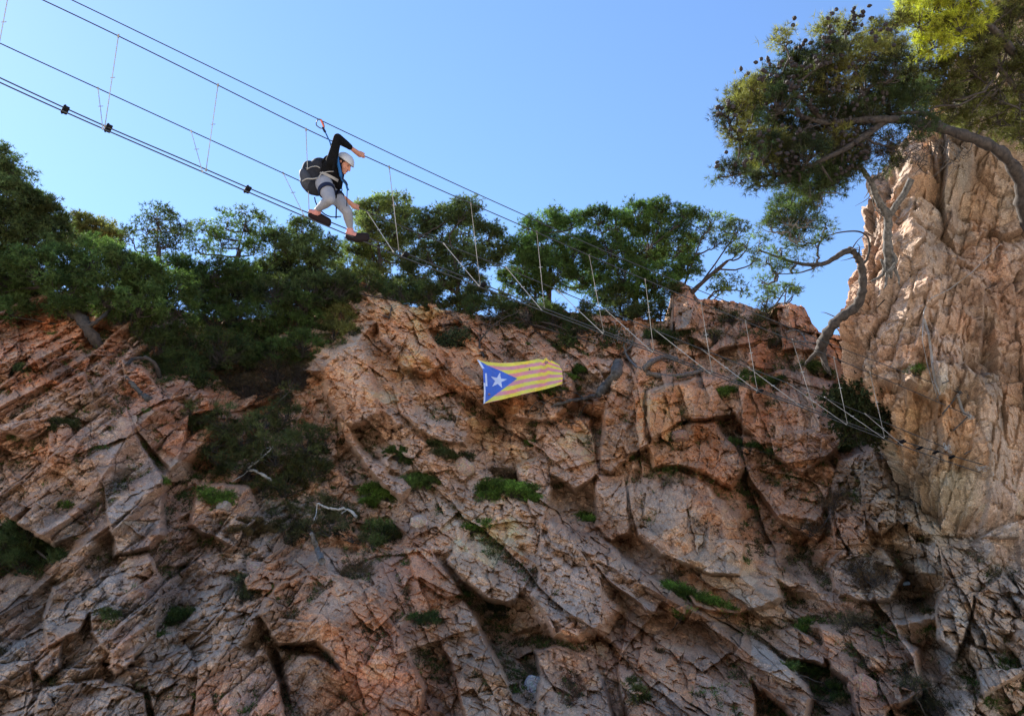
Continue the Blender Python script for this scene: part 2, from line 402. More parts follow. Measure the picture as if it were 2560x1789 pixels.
# big blocks and buttresses: outline (overview px), cutting planes (x, y, height m, rise per 100 px to the right, rise per 100 px downwards)
BLK = [
 ([(0,690),(40,700),(45,800),(20,850),(-60,850),(-60,690)], [(10,780,.7,.1,.5)]),
 ([(55,780),(100,750),(160,760),(200,800),(190,830),(60,840)], [(120,800,.6,.1,.6)]),
 ([(10,860),(80,800),(190,830),(210,900),(120,960),(60,990),(0,960),(-60,900)], [(110,890,.9,.15,.3),(160,880,.9,-.6,.1)]),
 ([(105,960),(150,950),(185,990),(160,1035),(100,1030)], [(140,990,1.1,.1,.5),(140,1015,1.1,0,-.9)]),
 ([(200,900),(245,880),(290,930),(320,1000),(365,1060),(370,1200),(340,1240),(250,1250),(230,1100),(205,1020)], [(260,1050,1.0,.15,.2),(320,1100,1.1,-.5,.1)]),
 ([(270,800),(330,820),(370,880),(430,910),(410,1040),(380,1060),(330,1000),(290,920)], [(350,930,.7,.25,.2)]),
 ([(430,895),(450,868),(470,880),(480,920),(430,925)], [(455,900,.8,-.2,.4)]),
 ([(0,1000),(90,1040),(170,1080),(200,1180),(120,1230),(0,1150),(-60,1100)], [(90,1130,.6,.1,.4)]),
 ([(200,1250),(330,1240),(370,1300),(350,1420),(280,1500),(200,1420)], [(270,1350,1.0,.2,.2),(320,1360,1.1,-.7,0)]),
 ([(120,1310),(200,1280),(230,1330),(180,1420),(110,1450),(90,1380)], [(150,1360,.8,.4,.2)]),
 ([(85,1480),(150,1430),(135,1500),(95,1530),(75,1500)], [(110,1480,1.0,.3,.3)]), ([(255,1440),(290,1420),(300,1490),(260,1520),(240,1500)], [(270,1470,1.2,.3,.3)]),
 ([(90,1540),(230,1520),(330,1560),(330,1700),(60,1700)], [(200,1600,.9,.1,.5)]), ([(-60,1420),(60,1440),(80,1560),(40,1650),(-60,1650)], [(20,1520,.3,.3,.2)]),
 ([(540,1280),(640,1245),(710,1290),(640,1330),(560,1330)], [(620,1290,.8,0,.6)]), ([(440,1080),(560,1090),(590,1150),(520,1230),(420,1180)], [(500,1150,.2,0,.5)]),
 ([(575,1370),(620,1310),(690,1280),(760,1290),(830,1330),(900,1420),(960,1540),(930,1640),(830,1660),(760,1500),(700,1440),(620,1450)], [(700,1360,1.7,.1,.7),(780,1400,1.75,-.35,.1),(700,1420,1.7,.1,-.6)]),
 ([(610,1450),(700,1460),(800,1510),(830,1600),(790,1690),(700,1690),(640,1560)], [(700,1500,1.0,.2,-.8),(650,1500,.9,.6,0)]),
 ([(440,1490),(500,1440),(590,1450),(620,1500),(640,1600),(660,1700),(430,1700)], [(530,1530,1.3,-.15,.25),(480,1530,1.2,.7,.1)]), ([(330,1500),(420,1440),(450,1500),(430,1600),(340,1620)], [(390,1530,.6,.2,.4)]),
 ([(905,1230),(960,1225),(1010,1280),(1050,1340),(1000,1345),(930,1300)], [(970,1280,1.1,-.2,.5)]), ([(940,1300),(1040,1340),(1110,1450),(1150,1560),(1130,1690),(1050,1650),(1000,1480)], [(1050,1450,.9,.3,.3),(1090,1480,1.0,-.7,0)]),
 ([(1000,1250),(1060,1190),(1150,1170),(1210,1180),(1200,1290),(1150,1360),(1090,1350),(1030,1300)], [(1110,1260,1.1,.1,.7)]),
 ([(1205,1160),(1260,1180),(1310,1240),(1350,1310),(1355,1400),(1300,1440),(1240,1430),(1190,1340),(1210,1280)], [(1280,1320,2.0,.3,.5),(1310,1330,2.1,-.6,.3),(1300,1400,2.1,.1,-.9)]),
 ([(1190,1450),(1260,1440),(1330,1470),(1370,1560),(1400,1700),(1220,1700),(1200,1560)], [(1280,1540,1.0,.1,.4)]), ([(1270,1180),(1340,1200),(1440,1270),(1540,1350),(1540,1380),(1450,1375),(1360,1300)], [(1400,1290,1.5,.1,.6),(1420,1320,1.5,0,-.3)]),
 ([(1400,1390),(1480,1375),(1560,1390),(1650,1450),(1700,1560),(1690,1700),(1420,1700),(1380,1500)], [(1520,1480,.9,0,.5)]), ([(1560,1385),(1650,1400),(1760,1480),(1840,1560),(1800,1640),(1680,1530)], [(1700,1490,1.2,.1,.5)]),
 ([(1405,1090),(1450,1055),(1510,1050),(1590,1090),(1650,1160),(1670,1230),(1660,1290),(1590,1290),(1480,1250),(1420,1200)], [(1560,1170,1.7,.1,.35),(1500,1150,1.55,.8,.3),(1630,1200,1.6,-.7,.1),(1560,1100,1.4,.1,1.1)]),
 ([(1490,1250),(1600,1290),(1730,1290),(1770,1350),(1640,1385),(1560,1360)], [(1640,1330,1.3,0,.5)]), ([(1330,1060),(1400,1060),(1410,1200),(1370,1220),(1330,1180)], [(1380,1140,.7,.6,.2)]),
 ([(1440,990),(1520,950),(1600,940),(1660,990),(1690,1050),(1640,1100),(1560,1060),(1460,1045)], [(1560,1000,1.2,.1,.6)]), ([(1640,960),(1700,980),(1760,1060),(1850,1180),(1830,1220),(1740,1160),(1680,1080)], [(1740,1080,.4,-.4,.0)]),
 ([(1370,840),(1400,800),(1420,830),(1450,880),(1450,1000),(1370,1060),(1340,1050),(1350,940)], [(1400,930,1.2,.2,.3),(1370,930,1.1,1.0,0)]), ([(1450,870),(1560,850),(1700,840),(1640,940),(1520,950),(1455,990)], [(1560,890,.9,-.05,.6)]),
 ([(1600,865),(1760,830),(1870,850),(1895,940),(1890,1000),(1800,1080),(1700,1000),(1650,940)], [(1760,920,.9,.05,.3),(1850,940,.9,-.7,.1)]), ([(1700,1050),(1860,1020),(1880,1060),(1850,1180),(1750,1150)], [(1800,1090,.4,0,.4)]),
 ([(1210,930),(1330,940),(1340,1060),(1290,1110),(1230,1070),(1190,1010)], [(1260,1010,.5,-.2,.5)]), ([(1150,1040),(1220,1010),(1240,1100),(1220,1180),(1190,1150)], [(1200,1090,.8,.3,.3)]),
 ([(718,820),(760,775),(820,765),(845,850),(850,930),(790,960),(750,940),(725,880)], [(790,860,1.3,.05,.35),(750,860,1.2,1.2,0)]), ([(750,930),(800,970),(870,1050),(930,1090),(905,1135),(850,1085),(790,1010)], [(840,1030,1.1,.3,.4)]),
 ([(840,680),(900,680),(960,740),(1000,820),(960,850),(900,830),(850,760)], [(910,760,1.0,-.15,.6)]), ([(1010,790),(1060,775),(1140,800),(1170,860),(1120,900),(1060,900),(1010,850)], [(1090,850,1.0,.1,.5)]),
 ([(880,860),(960,850),(1010,880),(1060,940),(1050,1000),(960,980),(890,920)], [(960,920,.6,.2,.5)]), ([(1140,820),(1280,800),(1300,900),(1240,950),(1150,940)], [(1220,880,.7,.1,.4)]),
 ([(973,685),(995,688),(992,745),(968,745)], [(982,715,1.0,0,.2)]), ([(1508,645),(1545,645),(1570,690),(1560,745),(1505,745)], [(1535,700,.7,.2,.3)]), ([(1740,680),(1800,675),(1830,740),(1835,790),(1750,790)], [(1790,740,.8,.1,.4)]),
 ([(1560,680),(1720,680),(1740,760),(1600,800),(1540,760)], [(1650,740,.4,0,.4)]),
 ([(1950,990),(1985,985),(2010,1050),(2012,1180),(1980,1210),(1940,1170),(1930,1080)], [(1965,1090,1.3,.7,.15),(1985,1090,1.35,-.8,.1)]), ([(1880,1030),(1940,1010),(1940,1170),(1960,1240),(1870,1230),(1850,1150)], [(1910,1130,.7,.3,.3)]),
 ([(1850,1270),(1900,1220),(1980,1230),(2030,1290),(2000,1350),(1880,1340)], [(1940,1290,1.1,0,.6)]), ([(2100,1350),(2150,1280),(2190,1300),(2180,1400),(2150,1480),(2100,1440)], [(2145,1370,1.4,.5,.3),(2160,1380,1.4,-.7,.2)]),
 ([(2190,1330),(2250,1290),(2310,1330),(2320,1500),(2200,1560),(2170,1480)], [(2240,1420,1.3,.2,.3)]), ([(1830,1400),(1960,1390),(2060,1450),(2080,1560),(1980,1600),(1850,1500)], [(1960,1480,1.1,.1,.6)]),
 ([(1690,1420),(1780,1400),(1860,1450),(1850,1500),(1760,1480)], [(1780,1450,.7,0,.5)]), ([(1900,1540),(1960,1510),(2000,1550),(1990,1640),(1920,1640)], [(1950,1570,1.3,.1,.4)]), ([(2060,1200),(2180,1200),(2230,1260),(2150,1300),(2060,1290)], [(2140,1250,.8,0,.5)]),
]


def blocks(px, py, rel):
    qx = px / K + 11 * fbm(px / 70, py / 70, 4, 1); qy = py / K + 11 * fbm(px / 70 + 9, py / 70, 4, 3)
    out = rel.copy(); tone = np.zeros(px.shape); edge = np.zeros(px.shape)
    for n, (poly, planes) in enumerate(BLK):
        xs = [p[0] for p in poly]; ys = [p[1] for p in poly]
        idx = np.nonzero((qx > min(xs)) & (qx < max(xs)) & (qy > min(ys)) & (qy < max(ys)))
        if len(idx[0]) == 0: continue
        x = qx[idx]; y = qy[idx]
        inside = np.zeros(x.shape, bool); dist = np.full(x.shape, 1e9)
        for i in range(len(poly)):
            x0, y0 = poly[i]; x1, y1 = poly[(i + 1) % len(poly)]
            c = ((y0 > y) != (y1 > y)) & (x < (x1 - x0) * (y - y0) / ((y1 - y0) or 1e-9) + x0)
            inside ^= c
            tt = np.clip(((x - x0) * (x1 - x0) + (y - y0) * (y1 - y0)) / ((x1 - x0) ** 2 + (y1 - y0) ** 2), 0, 1)
            dist = np.minimum(dist, np.hypot(x - x0 - tt * (x1 - x0), y - y0 - tt * (y1 - y0)))
        h = None
        for (cx, cy, hh, gx, gy) in planes:
            p = hh + (gx * (x - cx) + gy * (y - cy)) / 100.0 * .8
            h = p if h is None else np.minimum(h, p)
        r = out[idx]
        v = np.where(inside, np.minimum(h, r + dist * .10), r)
        cr = inside & (dist < 2.0)
        v = np.where(cr, v - .06 * vnoise(x / 25, y / 25, 3), v)
        k = inside & (v > r)
        out[idx] = np.where(inside, np.maximum(v, r - .25), r)
        tn = tone[idx]; tn = np.where(inside, (math.sin(n * 12.9898) * 43758.5) % 1 - .5, tn); tone[idx] = tn
    return out, tone


# smoothness of the rock, 0 = rubble, 1 = big clean slabs (overview px)
SMO = [(1560, 1190, 110, .6), (1680, 1310, 70, .5), (860, 1520, 80, .7), (800, 870, 60, .6), (2270, 1000, 130, .45), (2200, 930, 80, .3), (520, 1600, 60, .6), (1300, 1330, 50, .5),
       (940, 1280, 40, .7), (1850, 930, 60, .6), (100, 930, 60, .4), (720, 1400, 80, .5), (2180, 430, 90, .35), (2280, 1200, 60, .5), (1080, 1240, 70, .3)]


def smoothness(px, py):
    s = np.zeros(px.shape)
    for x, y, r, a in SMO:
        s = np.maximum(s, a * np.exp(-((px - x * K) ** 2 + (py - y * K) ** 2) / (2 * (r * K) ** 2)))
    return s


def rock_relief(px, py, X, Z):
    """all the broken-rock relief at world (X, Z); px, py only choose which kind of rock stands there"""
    s = smoothness(px, py)
    x0 = px / K
    yy = py / K
    n = 60 * fbm(px / 300, py / 300, 3, 2)
    wl = np.clip((760 + n - x0) / 120, 0, 1)                          # left: steep joints leaning "/"
    xr = 1820 - 480 * np.clip((1330 - yy + n) / 120, 0, 1)
    wr = np.clip((x0 - xr - n) / 110, 0, 1)                         # right: upright joints
    wc = 1 - wl - wr
    tot = np.zeros(px.shape); hue = np.zeros(px.shape); lum = np.zeros(px.shape)
    for wgt, ang in ((wl, math.radians(66)), (wc, math.radians(-48)), (wr, math.radians(84))):
        sd0 = int(ang * 10) + 30
        m = wgt > 0
        if not m.any(): continue
        x = X[m]; z = Z[m]; ss = s[m]
        # ridges and gullies running along the grain of the rock
        ca_, sa_ = math.cos(ang), math.sin(ang)
        ru = (x * ca_ + z * sa_) / 4.2 + .25 * fbm(x / 2, z / 2, 2, 1); rv = (-x * sa_ + z * ca_) / 1.15 + .35 * fbm(x / 2 + 9, z / 2, 3, 2)
        rdg = 1 - np.abs(fbm(ru, rv, 2, (sd0 + 2) % 8)) * 3.0
        rdg2 = 1 - np.abs(fbm(ru * 2.3 + 4, rv * 2.6, 2, (sd0 + 5) % 8)) * 3.0
        rid = (.40 * np.clip(rdg, -.8, 1) + .20 * np.clip(rdg2, -.8, 1)) * (1 - .75 * ss)
        rp = {True: .30, False: -.22}[ang > 0]
        a1, r1, q1 = joint_field(x, z, ang, 1.25, 2.0, .22, .40, sd0 + 1, rp, groove=.06)
        a2, r2, q2 = joint_field(x, z, ang + .16, .52, 1.8, .13, .65, sd0 + 2, rp * 1.3, groove=.14)
        a2b, r2b, q2b = fract_field(x, z, ang - .5, .50, 1.5, .12, .85, .10, sd0 + 6, cw=.05)
        k2 = np.clip(fbm(x * .45, z * .45 + 3, 3, 7) * 5 + .5, 0, 1)
        a2 = a2 * k2 + a2b * (1 - k2)
        a3, r3, q3 = joint_field(x, z, ang - .22, .21, 1.7, .075, 1.0, sd0 + 3, rp * 1.8, groove=.25)
        a3b, r3b, q3b = fract_field(x, z, ang - .6, .19, 1.3, .065, 1.1, .06, sd0 + 7, cw=.07)
        k3 = np.clip(fbm(x * .9 + 7, z * .9 + 3, 3, 5) * 5 + .5, 0, 1)
        a3 = a3 * k3 + a3b * (1 - k3)
        a4, r4, q4 = joint_field(x, z, ang + .4, .085, 1.6, .030, 1.1, sd0 + 4, rp * 1.5, groove=.2)
        rough = np.clip(.35 + 1.2 * vnoise(x * .35 + 3, z * .35, 6), .3, 1.3)
        h = rid + a1 * .8 * (1 - .5 * ss) + a2 * (1 - .8 * ss) + a3 * rough * (1 - .85 * ss) + a4 * rough * (1 - .6 * ss)
        tot[m] += wgt[m] * h
        hue[m] += wgt[m] * (.35 * r1 + .4 * r2 + .25 * r3)
        lum[m] += wgt[m] * (.35 * q1 + .35 * q2 + .3 * q3)
    # ledges: gently dipping partings with small overhangs
    t = Z * 1.9 + X * .35 + .9 * fbm(X * .5, Z * .5, 3, 4)
    saw = (t - np.floor(t)); tot += .12 * (saw - .5) * (1 - .8 * s) * np.clip(vnoise(X * .3, Z * .3 + 9, 1) * 2 - .5, 0, 1)
    tot += .16 * fbm(X * .8, Z * .8, 5, 3) + .022 * fbm(X * 7, Z * 7, 3, 5)
    return tot, hue, lum


def grid_faces(nr, nc):
    i = np.arange(nr - 1)[:, None] * nc + np.arange(nc - 1)[None]
    return np.stack([i, i + nc, i + nc + 1, i + 1], -1).reshape(-1, 4)


def rock_colour(px, py, X, Z, hue, lum):
    c = region_col(px + 50 * fbm(X * .9, Z * .9, 3, 1), py + 50 * fbm(X * .9 + 5, Z * .9, 3, 0))
    h = (hue - .5)[..., None] * 2.4
    c = c * (1 + h * np.array([.22, -.02, -.25]))
    c = c * (1 + (lum - .5)[..., None] * 1.3)
    # weathering skin, pale fresh grains, iron stains, dark lichen: noise fixed to the rock
    def mx(c, f, t): return c * (1 - f[..., None]) + np.array(t) * f[..., None]
    ss = lambda v, a, b: np.clip((v - a) / (b - a), 0, 1)
    c = mx(c, .55 * ss(fbm(X * .7, Z * .7 + 4, 5, 2), .05, .5), (.45, .22, .12))
    c = mx(c, .55 * ss(fbm(X * 1.9 + 2, Z * 1.6, 6, 5, .65), .05, .45), (.25, .205, .175))
    c = mx(c, .6 * ss(fbm(X * .45 + 12, Z * .6 + 4, 5, 4, .6), .02, .4), (.43, .345, .285))
    c = mx(c, .5 * ss(fbm(X * 4.5, Z * 4.5, 5, 3, .7), .12, .5), (.52, .40, .30))
    c = mx(c, .45 * ss(fbm(X * 9 + 8, Z * 11, 4, 6, .7), .22, .42), (.09, .072, .058))
    return np.clip(c * np.array([1.42, 1.22, 1.04]), .03, .7)


# ------------------------------------------------------------------ the cliff (terrain)
STEP = 2.0
fine = np.arange(-180, 2640, STEP)
left = [-7000, -5200, -4000, -3200, -2600, -2150, -1800, -1500, -1250, -1050, -900, -780] + list(range(-700, -182, 6))
right = list(range(2646, 3100, 7)) + [3150, 3350, 3600, 3900, 4300, 4800, 5500, 6500, 8000]
cols = np.array(left + list(fine) + right, float)
SKY = [(-7000, 560), (-1200, 640), (0, 705), (60, 712), (150, 730), (260, 715), (420, 770), (560, 800), (700, 790), (800, 762), (862, 735), (878, 712), (905, 706), (935, 722), (960, 742),
       (985, 748), (1040, 768), (1065, 772), (1072, 760), (1088, 760), (1098, 776), (1180, 788), (1240, 790), (1300, 762), (1345, 756), (1400, 770), (1480, 785), (1560, 800), (1660, 800),
       (1684, 790), (1684, 715), (1700, 706), (1722, 712), (1745, 745), (1780, 752), (1850, 757), (1880, 768), (1920, 782), (1935, 766), (1960, 758), (2000, 762), (2015, 775), (2030, 812), (2045, 828),
       (2075, 835), (2100, 838), (2300, 860), (2600, 840), (8000, 700)]
skx = [a for a, _ in SKY]; sky_ = [b for _, b in SKY]
top = np.interp(cols, skx, sky_) + 7 * fbm(cols / 30, cols * 0, 4, 2) + 5 * (TB[3][(cols / 11).astype(int) & 255, 5] - .5)
BOT = 1880.0
nfine = int((BOT - 740) / STEP)
t = np.linspace(0, 1, nfine)
PXg = np.repeat(cols[None], nfine, 0)
T0 = np.convolve(np.pad(top, 60, mode='edge'), np.ones(121) / 121, 'valid')
PYg = T0[None] + t[:, None] * (BOT - T0)[None]
PYg += (top - T0)[None] * np.exp(-t[:, None] * 1130 / 110)
tail = np.array([1920, 1980, 2060, 2180, 2350, 2600], float)
PXg = np.vstack([PXg, np.repeat(cols[None], len(tail), 0)])
PYg = np.vstack([PYg, np.repeat(tail[:, None], len(cols), 1)])
pxc = np.clip(PXg, -900, 3500)
D0 = base_depth(pxc, PYg)
wob = 28 * fbm(pxc / 90, PYg / 90, 4, 4)
rel0 = tri_relief(pxc + wob, PYg + wob[::-1], REL)
rel1, tone = blocks(pxc, PYg, rel0)
Dm = D0 - rel1
Pm = at(PXg, PYg, Dm)
Xw = at(PXg, PYg, D0)
h, hue, lum = rock_relief(pxc, PYg, Xw[..., 0] + 50, Xw[..., 2] + 50)
P = at(PXg, PYg, Dm - h)
REC = rel1 + h
colr = rock_colour(pxc, PYg, Xw[..., 0], Xw[..., 2], hue + tone * .25, lum + tone * .2)
# plateau behind the edge
back = []
for k, (dy, dz) in enumerate(((.25, .02), (.7, -.05), (1.4, -.15), (2.5, -.3), (4, -.5), (7, -.8), (12, -1.2), (20, -3), (35, -12))):
    q = P[0].copy(); q[:, 1] += dy; q[:, 2] += dz + .12 * fbm(cols / 60 + k, cols * 0 + k, 3, 1) * (dy < 5)
    back.append(q)
back = np.array(back[::-1])
P = np.vstack([back, P]); colr = np.vstack([np.repeat(colr[:1], len(back), 0), colr])
nr, nc = P.shape[:2]
me = np_mesh("cliff", P.reshape(-1, 3), grid_faces(nr, nc)[:, ::-1], False, colr.reshape(-1, 3))
cliff = link_mesh("cliff", me, ROCK)
tag(cliff, kind="structure")
cliff_v = P.reshape(-1, 3); cliff_f = grid_faces(nr, nc)

# ------------------------------------------------------------------ the tall buttress on the right: its own curved wall, turning away at its left edge
SIL = [(-400, 2700), (100, 2480), (150, 2420), (215, 2360), (260, 2330), (320, 2305), (370, 2270), (410, 2235), (470, 2200), (535, 2182), (600, 2176), (640, 2172), (715, 2158), (780, 2135), (830, 2108),
       (880, 2112), (915, 2116), (960, 2122), (1000, 2150), (1040, 2185), (1080, 2215), (1130, 2238), (1200, 2262), (1300, 2290), (1400, 2310), (1600, 2330), (2000, 2350), (2600, 2350)]
rows = np.concatenate([np.arange(-400, -60, 7), np.arange(-60, 1500, 2.8), [1506, 1515, 1530, 1580, 1650, 1800, 2000, 2300]]).astype(float)
xl = np.interp(rows, [a for a, _ in SIL], [b for _, b in SIL]) + 7 * fbm(rows / 40, rows * 0 + 3, 4, 1)
cs = np.concatenate([np.arange(0, 560, 2.8), np.arange(562, 1150, 5), [1200, 1400, 2000, 3000, 5000]])
PXb = xl[:, None] + cs[None] * ((3200 - xl) / 1000)[:, None] ** 0
PYb = np.repeat(rows[:, None], len(cs), 1)


def wall_depth(px, py, xl):
    d = 14.2 + (1160 - py) * 0.0012 + (2450 - px) * .0008
    d = np.where(py > 1160, 14.2 + (py - 1160) * .0009 + (2450 - px) * .0008, d)
    s = np.clip((px - xl) / 150, 0, 1)
    return d + 1.3 * (1 - np.sqrt(np.clip(1 - (1 - s) ** 2, 0, 1)))


WREL = [(2000, 560, .2), (1990, 480, .3), (2060, 420, .6), (2150, 400, .3), (2160, 470, -.5), (2240, 470, -.4), (2100, 500, .2), (2190, 560, .5), (2120, 640, .5), (2230, 700, .7), (1960, 700, .2), (2050, 720, .4),
        (2140, 740, .3), (2150, 790, -.4), (2190, 810, -.9), (2220, 790, -.6), (2200, 755, .1), (2130, 850, .3), (2180, 860, .5), (2250, 840, .5), (1930, 850, .1), (2020, 850, .3), (2080, 900, .2), (2200, 940, .5), (2140, 930, .0), (2280, 900, .4),
        (2060, 1000, .2), (2130, 1050, .3), (2190, 1000, .5), (2250, 1080, .4), (2060, 1120, .3), (2130, 1180, .1), (2200, 1180, .2), (2235, 1180, .0), (2250, 1110, .5), (2290, 1150, .6), (2100, 1250, .4), (2200, 1250, .5), (2280, 1280, .5), (2100, 330, .3), (2200, 330, .2), (2250, 250, .3), (2120, 560, .2), (2180, 200, .3), (2050, 600, .5)]
Db = wall_depth(PXb, PYb, xl[:, None])
Xb = at(PXb, PYb, Db)
pc = np.clip(PXb, -900, 3500)
arc = np.concatenate([np.zeros((len(rows), 1)), np.cumsum(np.hypot(np.diff(Xb[..., 0], axis=1), np.diff(Xb[..., 1], axis=1)), axis=1)], 1)
k0 = 200; arc = arc - arc[:, k0:k0 + 1] + Xb[:, k0:k0 + 1, 0]
arc = arc + (np.convolve(np.pad(Xb[:, k0, 0] * 0, 3, mode='edge'), np.ones(7) / 7, 'valid'))[:, None]
hb, hueb, lumb = rock_relief(pc, PYb, arc + 71, Xb[..., 2] + 33)
hb = hb * .9 + tri_relief(pc, PYb, WREL) * .6
s_ = np.clip((PXb - xl[:, None]) / 120, 0, 1)[..., None]
nd = np.array([-.75, -.6, 0.1]) * (1 - s_) + np.array([-.25, -.93, -.1]) * s_
Pb = Xb + nd * hb[..., None]
colb = rock_colour(pc, PYb, Xb[..., 0], Xb[..., 2], hueb, lumb) * np.array([.90, .98, 1.06])
cb = []
for k, (dx, dy) in enumerate(((.12, .5), (.4, 1.2), (1.0, 2.4), (2.2, 4.5), (4, 8), (8, 14))):
    q = Pb[:, 0].copy(); q[:, 0] += dx + (q[:, 1] + dy) * .0; q[:, 1] += dy
    q[:, 0] = np.maximum(q[:, 0], Pb[:, 0, 0] / Pb[:, 0, 1] * q[:, 1] + .12 * dy)
    cb.append(q)
cb = np.stack(cb[::-1], 1)
Pb = np.concatenate([cb, Pb], 1); colb = np.concatenate([np.repeat(colb[:, :1], cb.shape[1], 1), colb], 1)
nr2, nc2 = Pb.shape[:2]
me = np_mesh("rock_wall", Pb.reshape(-1, 3), grid_faces(nr2, nc2)[:, ::-1], False, colb.reshape(-1, 3))
wallo = link_mesh("rock_buttress", me, ROCK)
tag(wallo, kind="structure")

# coarse ray targets for planting things on the rock
def make_bvh(P, step):
    Q = P[::step, ::step]
    f = grid_faces(*Q.shape[:2])
    return BVHTree.FromPolygons([tuple(v) for v in Q.reshape(-1, 3).tolist()], f.tolist())


BV = [make_bvh(P, 3), make_bvh(Pb, 3)]


def on_rock(px, py, which=None):
    """the nearest rock seen at this pixel: point and depth"""
    o = Vector(CAM); d = (V(px, py, 1.0) - o)
    L = d.length
    best = None
    for i, b in enumerate(BV):
        if which is not None and i != which: continue
        r = b.ray_cast(o, d.normalized(), 200)
        if r[0] is not None and (best is None or r[3] < best[3]): best = r
    if best is None: return V(px, py, 22.0), 22.0
    return best[0], best[3] / L


# ------------------------------------------------------------------ unseen ground under and behind the viewer, made pale for bounce light on rock
def ground_material():
    m, nt, b, out = new_mat("bounce_ground")
    geo = N(nt, "ShaderNodeNewGeometry"); pos = geo.outputs['Position']
    n = noise(nt, pos, 1.2, 8, .6)
    c = mixc(nt, n, (.50, .41, .31), (.62, .52, .40))
    nt.links.new(c, b.inputs['Base Color']); b.inputs['Roughness'].default_value = .95
    return m


g = np.linspace(-1, 1, 60); gx = np.sign(g) * np.abs(g) ** 2.5 * 600
GX, GY = np.meshgrid(gx, gx); GZ = .15 * fbm(GX / 3, GY / 3, 3, 2) * (np.abs(GX) < 60)
me = np_mesh("ground", np.stack([GX, GY, GZ], -1).reshape(-1, 3), grid_faces(60, 60), True)
tag(link_mesh("ground", me, ground_material()), kind="structure")
# ------------------------------------------------------------------ plants
def leaf_material(name, trans=0.35):
    m, nt, b, out = new_mat(name)
    att = N(nt, "ShaderNodeAttribute", attribute_name="Col")
    colr_ = mixc(nt, 1.0, att.outputs['Color'], (1.75, 1.38, 1.15, 1), 'MULTIPLY')
    nt.links.new(colr_, b.inputs['Base Color'])
    b.inputs['Roughness'].default_value = .6
    b.inputs['Specular IOR Level'].default_value = .2
    tr = N(nt, "ShaderNodeBsdfTranslucent")
    nt.links.new(mixc(nt, 1.0, att.outputs['Color'], (1.4, 1.4, .7, 1), 'MULTIPLY'), tr.inputs[0])
    mx = N(nt, "ShaderNodeMixShader"); mx.inputs[0].default_value = trans
    nt.links.new(b.outputs[0], mx.inputs[1]); nt.links.new(tr.outputs[0], mx.inputs[2]); nt.links.new(mx.outputs[0], out.inputs[0])
    return m


def bark_material(name, c0, c1, sc=9.0):
    m, nt, b, out = new_mat(name)
    geo = N(nt, "ShaderNodeNewGeometry"); pos = geo.outputs['Position']
    n = noise(nt, pos, sc, 4, .7)
    c = mixc(nt, ramp(nt, n, .35, .65), c0, c1)
    nt.links.new(c, b.inputs['Base Color']); b.inputs['Roughness'].default_value = .9
    bp = N(nt, "ShaderNodeBump"); bp.inputs['Strength'].default_value = .8; bp.inputs['Distance'].default_value = .02
    nt.links.new(n, bp.inputs['Height']); nt.links.new(bp.outputs[0], b.inputs['Normal'])
    return m


LEAF = leaf_material("needles", .52)
BARK = bark_material("pine_bark", (.022, .017, .015), (.075, .058, .048), 16.0)
PALEBARK = bark_material("pale_bark", (.05, .045, .042), (.20, .185, .17), 22.0)
DEADWOOD = bark_material("dead_wood", (.20, .19, .17), (.45, .43, .40), 22.0)
BLACKWOOD = bark_material("burnt_wood", (.03, .028, .026), (.12, .11, .10))
RS = np.random.RandomState(11)


class Tubes:
    def __init__(s): s.v = []; s.f = []; s.n = 0

    def add(s, pts, rad, k=5):
        pts = np.asarray(pts, float); rad = np.broadcast_to(np.asarray(rad, float), (len(pts),))
        T = np.gradient(pts, axis=0); T /= np.linalg.norm(T, axis=1)[:, None] + 1e-9
        ref = np.array([0.31, 0.2, 0.93]) if abs(T[0, 2]) < .9 else np.array([1.0, .1, 0])
        U = np.cross(T, ref); U /= np.linalg.norm(U, axis=1)[:, None] + 1e-9
        W = np.cross(T, U)
        a = np.arange(k) * 2 * PI / k
        ring = pts[:, None] + rad[:, None, None] * (np.cos(a)[None, :, None] * U[:, None] + np.sin(a)[None, :, None] * W[:, None])
        m = len(pts)
        i = np.arange(m - 1)[:, None] * k; j = np.arange(k)[None]; j2 = (j + 1) % k
        f = np.stack([i + j, i + j2, i + k + j2, i + k + j], -1).reshape(-1, 4) + s.n
        s.v.append(ring.reshape(-1, 3)); s.f.append(f); s.n += m * k
        # end caps as folded quads
        for b in (0, (m - 1) * k):
            if k >= 4:
                for q in range(1, k - 1, 2):
                    s.f.append(np.array([[b, b + q, b + q + 1, b + min(q + 2, k - 1)]]) + s.n - m * k if q + 2 < k else np.array([[b, b + q, b + q + 1, b]])[:0])

    def mesh(s, name, smooth=True):
        return np_mesh(name, np.concatenate(s.v), np.concatenate(s.f), smooth)


def smooth_path(pts, n=6, jit=0.0):
    """Catmull-Rom through the points"""
    P = [np.asarray(p, float) for p in pts]
    P = [2 * P[0] - P[1]] + P + [2 * P[-1] - P[-2]]
    out = []
    for i in range(1, len(P) - 2):
        for t in np.linspace(0, 1, n, endpoint=False):
            a, b, c, d = P[i - 1:i + 3]
            out.append(.5 * ((2 * b) + (-a + c) * t + (2 * a - 5 * b + 4 * c - d) * t * t + (-a + 3 * b - 3 * c + d) * t ** 3))
    out.append(P[-2])
    out = np.array(out)
    if jit: out[1:-1] += RS.randn(len(out) - 2, 3) * jit
    return out


